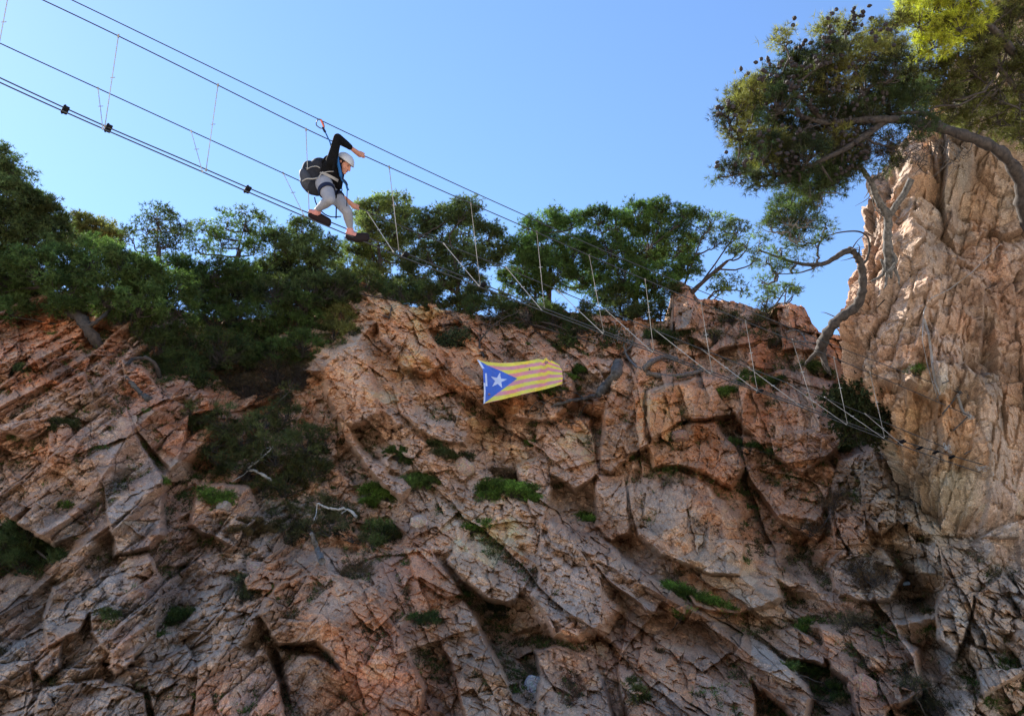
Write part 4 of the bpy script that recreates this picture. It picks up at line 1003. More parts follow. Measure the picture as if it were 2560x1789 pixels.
for lab, nm, cat, col, style, bl in SHR:
    pts = []
    for (x, y, r) in bl:
        p, d = on_rock(x * K, y * K)
        if nm == 'ivy': d = 15.3
        pts.append((x, y, r, d))
    dm = float(np.median([q[3] for q in pts]))
    p0, d0 = on_rock(bl[0][0] * K, (bl[0][1] + bl[0][2] * .8) * K)
    if abs(d0 - dm) > 2: d0 = dm
    base = at(bl[0][0] * K, (bl[0][1] + bl[0][2] * .8) * K, d0)
    root = empty(nm, Vector(base), lab, cat)
    tb = Tubes(); B = []
    for (x, y, r, d) in pts:
        d = min(max(d, dm - .6), dm + .6)
        rr = rad(r, d) * (1.6 if style == 'mat' else 1.4)
        B.append((ov(x, y, d - rr * (.45 if style != 'mat' else .1)), rr, col * (1 + .25 * RS.randn()) if RS.rand() < .5 else None))
    big = style in ('needle', 'leaf')
    anch = [ov(x, y + r * .7, min(max(d, dm - .6), dm + .6)) for (x, y, r, d) in pts[:max(1, len(pts) // 3)]]
    if style == 'mat':
        cen, dr, cc, _ = foliage(B, anch, pads_per=420, tufts=12, pad_s=.04, nn=7, col=col, tubes=tb, twig=.0025, limb=.008, lift=.8, squash=.55)
        lm = tuft_mesh("leaves", cen, dr, 7, .05, .007, cc, .3)
    elif style == 'twig':
        cen, dr, cc, _ = foliage(B, anch, pads_per=330, tufts=5, pad_s=.05, nn=6, col=col, tubes=tb, twig=.004, limb=.012, lift=.8)
        lm = tuft_mesh("leaves", cen, dr, 6, .075, .006, cc, .3)
    elif style == 'leaf':
        cen, dr, cc, _ = foliage(B, anch, pads_per=150, tufts=12, pad_s=.09, nn=6, col=col, tubes=tb, twig=.005, limb=.02)
        lm = tuft_mesh("leaves", cen, dr, 6, .06, .03, cc, .3)
    else:
        cen, dr, cc, _ = foliage(B, anch, pads_per=(42 if 'gully left' in lab or 'tangled' in lab else 75), tufts=15, pad_s=.06, nn=9, col=col, tubes=tb, twig=.006, limb=.025, hang=.05)
        lm = tuft_mesh("leaves", cen, dr, 9, .095, .010, cc, .25)
    link_mesh("stems", tb.mesh("stems"), BARK, root)
    link_mesh("leaves", lm, LEAF, root)

# --- ground cover: moss, dry grass and litter caught in the joints and on the small ledges (too many to count)
loc_mean = REC.copy()
for ax_ in (0, 1):
    k_ = 25; c_ = np.cumsum(np.pad(loc_mean, [(k_ + 1, k_) if i == ax_ else (0, 0) for i in (0, 1)], mode='edge'), axis=ax_)
    loc_mean = (np.take(c_, np.arange(2 * k_ + 1, c_.shape[ax_]), axis=ax_) - np.take(c_, np.arange(0, c_.shape[ax_] - 2 * k_ - 1), axis=ax_)) / (2 * k_ + 1)
sink = loc_mean - REC
upf = np.zeros(REC.shape); upf[1:-1] = REC[2:] - REC[:-2]                     # rises downwards: a ledge one could stand on
msk = (sink > .03) & (fbm(PXg / 260, PYg / 260, 4, 6) > -.12) & (PXg > -100) & (PXg < 2600) & (PYg < 1850)
prob = np.clip(sink * 6, 0, 1) * np.clip(.25 + upf * 8, .05, 1.0) * msk
flat = np.nonzero((RS.rand(*prob.shape) < prob * .09).ravel())[0]
GP = P[len(back):].reshape(-1, 3)[flat]
tocam = CAM - GP; tocam /= np.linalg.norm(tocam, axis=1)[:, None]
kind_ = fbm(GP[:, 0] * .6, GP[:, 2] * .6, 3, 1) + .5 * RS.randn(len(GP))
pal = np.where((kind_ > .15)[:, None], np.array([.05, .10, .03]), np.where((kind_ > -.25)[:, None], np.array([.045, .05, .03]), np.array([.09, .07, .05])))
# bigger cushions here and there
big_ = RS.rand(len(GP)) < .035
GB = GP[big_]; nb = 46
cenB = np.repeat(GB + tocam[big_] * .03, nb, 0) + RS.randn(len(GB) * nb, 3) * np.array([.12, .06, .045]) * np.repeat(.5 + RS.rand(len(GB)), nb)[:, None]
palB = np.repeat(np.where((RS.rand(len(GB)) < .6)[:, None], np.array([.05, .095, .028]), np.array([.075, .065, .04])) * (1 + .25 * RS.randn(len(GB), 1)), nb, 0)
drB = np.repeat(tocam[big_] * .5 + np.array([0, 0, .8]), nb, 0)
rep = 5
cen = np.repeat(GP + tocam * .02, rep, 0) + RS.randn(len(GP) * rep, 3) * .035
dr = np.repeat(tocam * .5 + np.array([0, 0, .7]), rep, 0)
lm = tuft_mesh("ground_cover", np.vstack([cen, cenB]), np.vstack([dr, drB]), 6, .06, .008, np.vstack([np.repeat(pal, rep, 0), palB]), .3)
tag(link_mesh("ground_cover", lm, LEAF), "sparse moss, dry grass and litter in the cracks of the cliff", "ground cover", None, "stuff")

# --- dead wood: label, name, material, list of (path of (ov x, ov y, lift off the rock), r0, r1)
DEAD = [
 ("pale bent dead branch hanging out of the stunted pine", "dead_branch", DEADWOOD, [([(618,1090,.2),(600,1070,.35),(570,1055,.45),(556,1052,.5),(575,1035,.5),(600,1015,.45),(612,1000,.4)], .035, .012), ([(556,1052,.5),(545,1065,.45),(520,1080,.4)], .014, .006), ([(585,1028,.5),(590,1008,.5),(605,1003,.5),(612,1004,.45)], .01, .005), ([(575,1035,.5),(555,1040,.5),(525,1050,.5)], .008, .004)]),
 ("whitish dead limb lying across the dark bush", "dead_branch", DEADWOOD, [([(800,1158,.2),(780,1142,.4),(750,1140,.45),(725,1135,.45),(712,1128,.45),(710,1145,.4),(705,1165,.35)], .03, .008), ([(780,1142,.4),(765,1150,.4)], .012, .006)]),
 ("short silver dead stump standing in the dark bush", "dead_stump", PALEBARK, [([(722,1258,.1),(712,1232,.2),(703,1210,.25),(698,1195,.3)], .055, .03)]),
 ("thick grey fallen trunk curving down the upper left rock", "fallen_trunk", BARK, [([(150,700,.6),(175,708,.5),(195,735,.4),(215,765,.3),(230,790,.2)], .10, .13), ([(195,735,.4),(225,715,.5),(250,690,.5)], .05, .03), ([(230,770,.3),(245,785,.2),(262,800,.1)], .04, .02)]),
 ("curved brown root arching over the left rock edge", "root", BARK, [([(285,818,.2),(300,805,.3),(330,803,.3),(350,820,.25),(358,845,.1)], .035, .045)]),
 ("dark log lying aslant on the left rock", "log", BLACKWOOD, [([(283,845,.12),(298,862,.16),(315,880,.16),(335,895,.1)], .035, .06)]),
 ("charred black trunk wedged on the ledge right of the flag", "charred_log", BLACKWOOD, [([(1386,815,.1),(1380,840,.3),(1360,865,.35),(1340,885,.35)], .12, .10), ([(1340,885,.35),(1310,893,.4),(1270,900,.4),(1235,912,.4),(1215,925,.4)], .05, .012), ([(1270,900,.4),(1250,915,.4),(1225,950,.35)], .02, .006), ([(1310,893,.4),(1290,880,.4),(1260,875,.4)], .02, .006), ([(1235,912,.4),(1210,900,.4),(1190,915,.4),(1180,940,.3)], .012, .004),
   ([(1280,900,.4),(1250,890,.4),(1220,905,.4),(1200,945,.35)], .012, .004), ([(1250,915,.4),(1240,940,.4),(1250,965,.35)], .008, .003), ([(1320,893,.35),(1300,930,.3),(1280,955,.25)], .012, .005)]),
 ("twisted grey driftwood trunk lying on the upper ledge", "driftwood", PALEBARK, [([(1520,806,.2),(1490,800,.35),(1460,812,.4),(1445,832,.35),(1470,840,.3),(1500,845,.25),(1545,838,.25),(1575,830,.2)], .06, .05), ([(1445,832,.35),(1425,820,.35),(1405,795,.4),(1398,770,.5)], .04, .02), ([(1398,790,.4),(1415,775,.5),(1420,755,.5)], .02, .01), ([(1500,845,.3),(1530,862,.3),(1570,862,.2)], .03, .015)]),
 ("small bare dead shrub on the skyline above the flag", "dead_shrub", BARK, [([(1085,800,.1),(1075,770,.2),(1090,745,.3),(1120,720,.4),(1160,700,.5)], .03, .008), ([(1080,760,.2),(1060,735,.3),(1030,715,.4)], .012, .004), ([(1090,745,.3),(1100,715,.4),(1095,690,.4)], .01, .004), ([(1060,735,.3),(1020,735,.4),(990,725,.4)], .01, .003), ([(1120,720,.4),(1150,725,.4),(1190,715,.5)], .01, .003), ([(1030,715,.4),(1000,700,.4)], .006, .003)]),
 ("tiny bare stem on the crest of the pale buttress", "dead_sapling", BARK, [([(872,715,.05),(876,700,.1),(880,682,.1)], .02, .008), ([(872,712,.1),(858,708,.15)], .02, .008)]),
 ("grey dead limb sticking out on the right skyline", "dead_branch", PALEBARK, [([(1850,770,.1),(1820,768,.3),(1795,765,.4),(1770,768,.4)], .03, .01), ([(1760,745,.4),(1785,740,.4),(1800,750,.3),(1810,770,.2)], .02, .02)]),
]
for lab, nm, mat, brs in DEAD:
    d_ref = None; tb = Tubes()
    p, dc = on_rock(brs[0][0][0][0] * K, brs[0][0][0][1] * K)
    for path, r0, r1 in brs:
        P3 = []
        for (x, y, lf) in path:
            p, d = on_rock(x * K, y * K); d = min(max(d, dc - .7), dc + .7)
            P3.append(ov(x, y, d - lf - (.45 if 'bush' in lab else 0)))
        q = smooth_path(P3, 6, .006)
        tb.add(q, np.linspace(r0, r1, len(q)) * (1 + .15 * RS.randn(len(q))), 8)
        if r1 < .02 and mat is not DEADWOOD:
            for k in range(10):
                a = q[RS.randint(len(q) // 2, len(q))]; e = a + RS.randn(3) * .16
                tb.add(smooth_path([a, (a + e) / 2 + RS.randn(3) * .03, e], 3), np.linspace(.006, .002, 7), 3)
    o = link_mesh(nm, tb.mesh(nm), mat)
    tag(o, lab, nm.replace('_', ' '))
# ------------------------------------------------------------------ metal, cloth, skin
def flat_mat(name, col, rough=.6, metal=0.0, nz=0.0, sc=30.0):
    m, nt, b, out = new_mat(name)
    if nz:
        tc = N(nt, "ShaderNodeTexCoord")
        n = noise(nt, tc.outputs['Object'], sc, 3, .6)
        c = mixc(nt, n, tuple(x * (1 - nz) for x in col), tuple(min(1, x * (1 + nz)) for x in col))
        nt.links.new(c, b.inputs['Base Color'])
        if rough >= .8:
            bp = N(nt, 'ShaderNodeBump'); bp.inputs['Strength'].default_value = .7; bp.inputs['Distance'].default_value = .02
            nt.links.new(noise(nt, tc.outputs['Object'], 22, 3, .6, 1.2), bp.inputs['Height']); nt.links.new(bp.outputs[0], b.inputs['Normal'])
    else:
        b.inputs['Base Color'].default_value = (*col, 1)
    b.inputs['Roughness'].default_value = rough; b.inputs['Metallic'].default_value = metal
    b.inputs['Specular IOR Level'].default_value = .5 if rough < .5 or metal > 0 else .12
    return m


STEEL = flat_mat("galvanised_steel", (.40, .40, .40), .55, .35, .2, 40)
CABLE = flat_mat("steel_cable", (.05, .052, .055), .6, .3, .2, 80)
BLACKPL = flat_mat("black_clamp", (.012, .012, .014), .9)
DARKSTEEL = flat_mat("dark_steel", (.09, .085, .08), .6, .5, .2)


def tube_obj(name, pts, r, mat, parent=None, k=6):
    t = Tubes(); t.add(np.asarray(pts, float), r, k)
    return link_mesh(name, t.mesh(name), mat, parent)


# ------------------------------------------------------------------ the cable bridge
def df(x): return 9.5 + (np.asarray(x, float) - 262) * .0021
def dc(x): return df(x) + np.interp(x, [-500, 1800, 2365], [.55, .5, -.1])


def end_depth(px, py): return on_rock(px, py, 1)[1] - .05


def cable(trace, dfun, end=None):
    xs = [p[0] for p in trace]; ys = [p[1] for p in trace]
    X = np.linspace(xs[0], xs[-1], 90); Y = np.interp(X, xs, ys)
    # smooth the kinks between traced points into one sagging curve
    for _ in range(6): Y[1:-1] = (Y[:-2] + 2 * Y[1:-1] + Y[2:]) / 4
    D = dfun(X)
    if end is not None:
        w_ = np.clip((X - 2050) / (xs[-1] - 2050), 0, 1)
        D = D * (1 - w_) + end * w_
    return at(X, Y, D)


TA = [(-1400, -770), (-600, -378), (0, -84), (180, 0), (795, 298), (1137, 460), (1358, 559), (1529, 636), (2118, 877), (2398, 981)]
TBc = [(-1400, -760), (-600, -345), (0, -48), (108, 0), (296, 90), (545, 213), (765, 324), (973, 418), (1177, 509), (1342, 580), (1473, 639), (1613, 699), (1753, 758), (1864, 804), (1981, 850), (2085, 895), (2175, 931), (2425, 1039)]
TC = [(-1400, -560), (-600, -175), (0, 109), (245, 221), (478, 328), (708, 433), (918, 530), (1110, 610), (1266, 669), (1394, 726), (1515, 775), (1639, 826), (1754, 873), (1871, 918), (1970, 958), (2063, 994), (2164, 1035), (2365, 1119)]
TD = [(-1400, -450), (-600, -87), (0, 195), (163, 271), (264, 317), (516, 423), (620, 471), (773, 533), (920, 594), (1009, 632), (1200, 708), (1361, 771), (1509, 828), (1634, 875), (1780, 929), (1893, 973), (2035, 1022), (2118, 1057), (2211, 1091), (2458, 1161)]
TE = [(-1400, -438), (-600, -75), (0, 207), (163, 281), (255, 321), (507, 430), (763, 543), (915, 606), (1005, 643), (1197, 716), (1355, 777), (1506, 833), (1630, 879), (1775, 934), (1890, 976), (2030, 1027), (2115, 1061), (2208, 1095), (2260, 1118), (2452, 1181)]
eB = end_depth(2425, 1039); eC = end_depth(2365, 1119); eD = end_depth(2458, 1161); eA = end_depth(2398, 981)
bridge = empty("cable_bridge", V(1197, 712, float(df(1197))), "steel cable footbridge with two handrail cables, slanting across sky and cliff from upper left", "cable bridge")
PB = cable(TBc, df, eB); PC = cable(TC, dc, eC); PD = cable(TD, lambda x: df(x) + .06, eD); PE = cable(TE, lambda x: df(x) - .06, eD)
tube_obj("handrail_cable", PB, .0065, CABLE, bridge); tube_obj("handrail_cable", PC, .0065, CABLE, bridge)
tube_obj("foot_cable", PD, .0075, CABLE, bridge); tube_obj("foot_cable", PE, .0075, CABLE, bridge)
HB = [((20, -8), (-6, 130)), ((296, 90), (262, 317)), ((545, 213), (515, 426)), ((765, 324), (773, 533)), ((973, 418), (997, 624)), ((1177, 509), (1200, 708)), ((1342, 580), (1361, 771)), ((1473, 639), (1509, 828)), ((1613, 699), (1634, 875)),
      ((1753, 758), (1780, 929)), ((1864, 804), (1893, 973)), ((1981, 850), (2035, 1023)), ((2085, 895), (2118, 1057)), ((2175, 931), (2211, 1091))]
HC = [((245, 221), (257, 322)), ((478, 328), (506, 429)), ((708, 433), (761, 541)), ((918, 530), (983, 629)), ((1110, 610), (1197, 714)), ((1266, 669), (1355, 776)), ((1394, 726), (1506, 832)), ((1515, 775), (1630, 879)), ((1639, 826), (1775, 933)),
      ((1754, 873), (1890, 975)), ((1871, 918), (2005, 1018)), ((1970, 958), (2115, 1060)), ((2063, 994), (2208, 1094)), ((2164, 1035), (2255, 1112))]


def near_on(Pl, px, py):
    r = V(px, py, 1.0) - Vector(CAM); r.normalize(); r = np.array(r)
    q = Pl - CAM
    dist = np.linalg.norm(q - (q @ r)[:, None] * r, axis=1)
    i = int(np.argmin(dist)); return q[i] @ FW


def hanger(top, bot, dt, db, up):
    a = at(top[0], top[1], dt); b_ = at(bot[0], bot[1], db)
    t = Tubes()
    t.add(np.array([a, a * .5 + b_ * .5, b_]), .0048, 6)
    ax = (b_ - a) / np.linalg.norm(b_ - a)
    t.add(np.array([a - ax * .018, a + ax * .02]), .010, 6); t.add(np.array([b_ - ax * .02, b_ + ax * .012]), .010, 6)
    t.add(np.array([a + (b_ - a) * .46 - [.02, 0, 0], a + (b_ - a) * .46 + [.03, 0, .004]]), .005, 5)     # little clip half way
    o = link_mesh("hanger", t.mesh("hanger"), STEEL, bridge)
    return o


for tp_, bt_ in HB: hanger(tp_, bt_, near_on(PB, *tp_), near_on(PD, *bt_), 1)
for tp_, bt_ in HC: hanger(tp_, bt_, near_on(PC, *tp_), near_on(PE, *bt_), 1)


def clamp(px, py, s, name="clamp"):
    d = (near_on(PD, px, py)); c = Vector(at(px, py, d))
    i = int(np.argmin(np.linalg.norm(PD - np.array(c), axis=1))); i = min(max(i, 1), len(PD) - 2)
    ax = Vector(PD[i + 1] - PD[i - 1]).normalized()
    side = Vector((0, 1, 0)); side = (side - ax * side.dot(ax)).normalized(); upv = side.cross(ax)
    bm = bmesh.new()
    R_ = Matrix((ax, side, upv)).transposed().to_4x4()
    for (sx, sy, sz, ox) in ((.065 * s, .13, .032 * s, 0), (.020 * s, .14, .046 * s, -.016)):
        q = bmesh.ops.create_cube(bm, size=1.0, matrix=Matrix.Translation(c) @ R_ @ Matrix.Translation((ox, 0, 0)) @ Matrix.Diagonal((sx, sy, sz, 1)))
    bmesh.ops.bevel(bm, geom=bm.edges[:], offset=.006, segments=1, affect='EDGES')
    me = bpy.data.meshes.new(name); bm.to_mesh(me); bm.free()
    link_mesh(name, me, BLACKPL, bridge)


for x, y, s in ((163, 275, 1), (271, 321, 1), (619, 474, 1), (1013, 638, 1.1), (1207, 713, .9), (1900, 978, .8), (2255, 1104, 1.0), (2300, 1120, .7), (2340, 1130, .7), (2380, 1142, .7)): clamp(x, y, s)

safety = empty("safety_cable", Vector(at(1137, 460, df(1137) - .15)), "thin uppermost safety cable running above the handrails of the footbridge", "cable")
PA = cable(TA, lambda x: df(x) - .12, eA)
tube_obj("cable", PA, .006, CABLE, safety)


def shackle_cluster(px, py, name, label, n=5, mat=STEEL):
    p, d = on_rock(px, py, 1)
    root = empty(name, Vector(at(px, py, d)), label, "anchor")
    c = at(px, py, d - .06)
    # bolted plate
    bm = bmesh.new()
    bmesh.ops.create_cone(bm, cap_ends=True, segments=8, radius1=.03, radius2=.026, depth=.02, matrix=Matrix.Translation(at(px, py, d - .03)) @ Matrix.Rotation(math.radians(80), 4, 'X'))
    me = bpy.data.meshes.new("plate"); bm.to_mesh(me); bm.free(); link_mesh("plate", me, mat, root)
    rs = np.random.RandomState(int(px))
    for i in range(n):
        o_ = c + rs.randn(3) * .035 + np.array([-.05 * (i - n / 2) * .5, 0, .02 * (i - n / 2)])
        th = np.linspace(0, 2 * PI, 11); a = rs.randn(3); a /= np.linalg.norm(a); b_ = np.cross(a, [0, 1, .3]); b_ /= np.linalg.norm(b_); a = np.cross(b_, [0, 1, .3]); a /= np.linalg.norm(a)
        tube_obj("link", o_ + .032 * np.cos(th)[:, None] * a + .016 * np.sin(th)[:, None] * b_, .0048, mat, root)
    return root


shackle_cluster(2425, 1039, "cable_anchor", "shiny shackle cluster holding the near handrail cable on the right rock wall", 7)
shackle_cluster(2458, 1166, "cable_anchor", "lowest shackle cluster where both foot cables meet the right rock wall", 7)
shackle_cluster(2368, 1119, "cable_anchor", "small anchor of the far handrail cable, between the other two anchors", 5)
shackle_cluster(2400, 980, "cable_anchor", "dark uppermost anchor at the end of the safety cable", 5, DARKSTEEL)


def rock_line(pts, lift=.05, which=1, n=8):
    out = []
    for i in range(len(pts) - 1):
        for t in np.linspace(0, 1, n, endpoint=False):
            x = pts[i][0] * (1 - t) + pts[i + 1][0] * t; y = pts[i][1] * (1 - t) + pts[i + 1][1] * t
            out.append((x, y))
    out.append(pts[-1])
    D = np.array([on_rock(x, y, which)[1] for x, y in out])
    D = np.minimum(D, np.convolve(np.pad(D, 3, mode='edge'), np.ones(7) / 7, 'valid')) - lift
    return at(np.array([p[0] for p in out]), np.array([p[1] for p in out]), D)


tag(tube_obj("guide_cable", rock_line([(2500, 610), (2430, 680), (2375, 722), (2328, 745), (2310, 775), (2308, 797)]), .006, STEEL), "thin cable climbing diagonally up the upper part of the right rock wall", "cable")
tag(tube_obj("hand_line", rock_line([(2308, 797), (2306, 850), (2318, 910), (2333, 960), (2348, 1003)]), .006, STEEL), "pale straight line hanging down the right rock wall, left one of a pair", "rope")
ch = Tubes(); q = rock_line([(2310, 797), (2322, 835), (2328, 880), (2332, 920), (2338, 955), (2350, 985)], n=7)
for i in range(len(q) - 1):
    for j in range(2):
        c0 = q[i] + (q[i + 1] - q[i]) * (j / 2); dv = (q[i + 1] - q[i]) * .62
        sd_ = np.cross(dv, [0, 1, 0] if (i + j) % 2 else [.3, .6, 1]); sd_ /= np.linalg.norm(sd_) + 1e-9
        th = np.linspace(0, 2 * PI, 9); ch.add(c0 + dv * .5 + np.cos(th)[:, None] * dv * .5 + np.sin(th)[:, None] * sd_ * .016, .0045, 5)
tag(link_mesh("chain", ch.mesh("chain"), STEEL), "pale chain hanging beside the straight line on the right rock wall", "chain")
ch = Tubes(); q = rock_line([(2394, 985), (2400, 1005), (2404, 1020), (2412, 1035)], .08, n=5)
for i in range(len(q) - 1):
    dv = (q[i + 1] - q[i]); sd_ = np.cross(dv, [0, 1, 0] if i % 2 else [.3, .6, 1]); sd_ /= np.linalg.norm(sd_) + 1e-9
    th = np.linspace(0, 2 * PI, 9); ch.add(q[i] + dv * .5 + np.cos(th)[:, None] * dv * .65 + np.sin(th)[:, None] * sd_ * .02, .006, 5)
tag(link_mesh("chain", ch.mesh("chain"), STEEL), "short bright chain linking the two upper anchors", "chain")
tag(tube_obj("strut", rock_line([(2356, 1034), (2375, 1012), (2392, 988)], .1), .012, DARKSTEEL), "dark slanting strut below the uppermost anchor", "strut")
tag(tube_obj("strut", rock_line([(2384, 1075), (2400, 1060), (2418, 1042)], .1), .012, DARKSTEEL), "dark slanting strut below the shiny handrail anchor", "strut")


def rung(px, py, w_, h_, label, mat):
    d = on_rock(px, py, 1)[1]
    a = at(px - w_, py - h_, d + .05); b_ = at(px - w_, py - h_, d - .12); c = at(px + w_, py + h_, d - .12); e = at(px + w_, py + h_, d + .05)
    r = np.array([a, a * .3 + b_ * .7, b_ + (c - b_) * .06, b_ + (c - b_) * .3, b_ + (c - b_) * .7, b_ + (c - b_) * .94, e * .3 + c * .7, e])
    tag(tube_obj("iron_rung", r, .009, mat), label, "iron rung", "iron rungs fixed in the right rock wall")


rung(2203, 758, 9, -9, "black iron rung high on the left edge of the right rock wall", BLACKPL)
rung(2420, 1130, 9, -5, "rusty iron rung just above the lowest anchor", DARKSTEEL)
rung(2364, 955, 8, -3, "small iron rung left of the uppermost anchor", DARKSTEEL)
rung(2345, 990, 6, -8, "iron rung at the lower end of the hanging line", DARKSTEEL)

# silver mesh scrap caught in the branches above the driftwood
tb_ = Tubes(); rs = np.random.RandomState(4)
for k in range(60):
    x, y = 1538 + rs.randn() * 16, 835 + rs.randn() * 9
    a = at(x, y, on_rock(1560, 880)[1] - .35); e = a + rs.randn(3) * .07
    tb_.add(smooth_path([a, (a + e) / 2 + rs.randn(3) * .03, e], 3), .004, 4)
tag(link_mesh("wire_tangle", tb_.mesh("wire_tangle"), STEEL), "silvery tangle of wire and twigs at the end of the driftwood", "wire")

# ------------------------------------------------------------------ the flag
FL0 = (1150, 860); fs = 300 / 2296.0
def fp(x, y): return (FL0[0] + x * fs, FL0[1] + y * fs)


TOPE = [(325, 295), (480, 335), (700, 358), (950, 355), (1200, 335), (1400, 305), (1500, 275), (1560, 295), (1625, 240), (1700, 290), (1900, 395)]
BOTE = [(450, 1140), (800, 1060), (1200, 960), (1600, 870), (1800, 815), (1955, 765)]
LEFE = [(325, 295), (385, 400), (440, 490), (450, 700), (460, 900), (450, 1140)]
RIGE = [(1900, 395), (1955, 500), (1965, 640), (1955, 765)]
nu, nv = 260, 120
uu = np.linspace(0, 1, nu); vv = np.linspace(0, 1, nv)
def edge(E, t):
    E = np.array(E, float); s_ = np.r_[0, np.cumsum(np.hypot(*np.diff(E, axis=0).T))]; s_ /= s_[-1]
    return np.stack([np.interp(t, s_, E[:, 0]), np.interp(t, s_, E[:, 1])], -1)


et, eb, el_, er = edge(TOPE, uu), edge(BOTE, uu), edge(LEFE, vv), edge(RIGE, vv)
U, Vv = np.meshgrid(uu, vv)
S = (1 - Vv)[..., None] * et[None] + Vv[..., None] * eb[None] + (1 - U)[..., None] * el_[:, None] + U[..., None] * er[:, None] \
    - ((1 - U) * (1 - Vv))[..., None] * et[0] - (U * (1 - Vv))[..., None] * et[-1] - ((1 - U) * Vv)[..., None] * eb[0] - (U * Vv)[..., None] * eb[-1]
fx = FL0[0] + S[..., 0] * fs; fy = FL0[1] + S[..., 1] * fs
dd = []
for a in np.linspace(0, nu - 1, 14).astype(int):
    for b_ in np.linspace(0, nv - 1, 7).astype(int):
        dd.append((fx[b_, a], fy[b_, a], on_rock(fx[b_, a], fy[b_, a], 0)[1]))
dd = np.array(dd)
A_ = np.c_[np.ones(len(dd)), dd[:, 0] - 1300, dd[:, 1] - 950]
co = np.linalg.lstsq(A_, dd[:, 2], rcond=None)[0]
pl = lambda x, y: co[0] + co[1] * (x - 1300) + co[2] * (y - 950)
off = np.min(dd[:, 2] - pl(dd[:, 0], dd[:, 1]))
wave = .075 * np.sin(U * 19 + Vv * 3 + 1.5 * fbm(U * 3, Vv * 3, 2, 1)) * (.3 + U) + .03 * fbm(U * 6, Vv * 4, 3, 2) + .02 * np.sin(Vv * 14 - U * 6) * (1 - U) + .05 * np.abs(Vv - .5) * U +   .03 * fbm(U * 16, Vv * 9, 3, 5)
FD = pl(fx, fy) + off - .06 - wave
FP = at(fx, fy, FD)
# the design, laid out in flag coordinates (0..1 across, 0..1 down)
um, vm = (U[:-1, :-1] + U[1:, 1:]) / 2, (Vv[:-1, :-1] + Vv[1:, 1:]) / 2
wob = .012 * np.sin(um * 14)
vs = vm + wob
stripe = np.floor(vs * 9).astype(int)
YEL = np.array([.80, .68, .06]); RED = np.array([.74, .27, .28]); BLU = np.array([.035, .12, .52]); WHI = np.array([.62, .66, .78])
fc = np.where((stripe % 2 == 0)[..., None], YEL, RED * (1 + .0 * um[..., None]))
fade = np.clip((um - .35) * 1.1, 0, .5)[..., None] * fbm(um * 9, vm * 5, 3, 3)[..., None].clip(0, 1)
tri = um < .42 * (1 - np.abs(vm - .5) * 2) ** .9
fc = np.where(tri[..., None], BLU, fc)
# star
sx = (um - .185) * 1.95; sy = (vm - .50)
ang = np.arctan2(sy, sx) + math.radians(5); rr = np.hypot(sx, sy)
k5 = 2 * PI / 5; a_ = np.abs((ang + k5 / 2) % k5 - k5 / 2); ro, ri = .215, .08
px_, py_ = rr * np.cos(a_), rr * np.sin(a_)
x1, y1 = ri * math.cos(k5 / 2), ri * math.sin(k5 / 2)
star = (px_ - ro) * (y1 - 0) - (py_ - 0) * (x1 - ro) < 0
star = ((x1 - ro) * (py_ - 0) - (y1 - 0) * (px_ - ro)) > 0
band = (um < .018) & (vm > .55) | ((np.abs(um - .035 - .0 * vm) < .012) & (vm > .33) & (vm < .62)) | ((um < .03) & (vm < .22))
fc = np.where((star & tri)[..., None], WHI, fc); fc = np.where(band[..., None], WHI, fc)
fc = np.clip(fc * (1 + .10 * fbm(um * 20, vm * 10, 3, 2))[..., None], 0, .9)
hole = (((um - .80) / .022) ** 2 + ((vm - .17) / .05) ** 2 < 1) | (((um - .57) / .010) ** 2 + ((vm - .28) / .035) ** 2 < 1) | ((vm < .05) & (um > .77) & (um < .815)) | (((um - .86) / .03) ** 2 + ((vm - .02) / .035) ** 2 < 1)
ff = grid_faces(nv, nu).reshape(nv - 1, nu - 1, 4)
keep = ~hole
me = bpy.data.meshes.new("flag")
fv = FP.reshape(-1, 3).astype(np.float32); fk = ff[keep][:, ::-1].astype(np.int32)
me.vertices.add(len(fv)); me.vertices.foreach_set('co', fv.ravel()); me.loops.add(fk.size); me.loops.foreach_set('vertex_index', fk.ravel())
me.polygons.add(len(fk)); me.polygons.foreach_set('loop_start', np.arange(0, fk.size, 4, dtype=np.int32)); me.update(calc_edges=True)
me.polygons.foreach_set('use_smooth', np.ones(len(fk), bool))
ca = me.color_attributes.new("Col", 'FLOAT_COLOR', 'CORNER')
cc4 = np.ones((len(fk), 4, 4), np.float32); cc4[..., :3] = fc[keep][:, None, :]
ca.data.foreach_set('color', cc4.ravel())
m, nt, b, out = new_mat("flag_cloth")
att = N(nt, "ShaderNodeAttribute", attribute_name="Col"); nt.links.new(att.outputs['Color'], b.inputs['Base Color']); b.inputs['Roughness'].default_value = .55
b.inputs['Sheen Weight'].default_value = .2
fo = link_mesh("flag", me, m)
sol = fo.modifiers.new("thickness", 'SOLIDIFY'); sol.thickness = .002
tag(fo, "torn flag with yellow and red stripes and a star on a blue triangle", "flag")
cr = rock_line([fp(450, 1140), fp(420, 1160), fp(385, 1185)], .05, 0, 3)
tag(tube_obj("cord", np.vstack([FP[-1, 0], cr[-1]]), .006, STEEL), "short cord at the flag's lower left corner", "cord")
cr = rock_line([fp(1955, 765), fp(2080, 725), fp(2250, 700)], .05, 0, 3)
tag(tube_obj("cord", np.vstack([FP[-1, -1], cr[-1]]), .006, STEEL), "thin cord from the flag's lower right corner into the bush", "cord")

# ------------------------------------------------------------------ the climber: 1 crop pixel = about 1.07 mm at this distance
PDEP = 10.66
def pp(cx, cy, dz=0.0):
    return Vector(at(700 + .2242 * cx, 280 + .2242 * cy, PDEP + dz))


MM = .2242 * PDEP / F


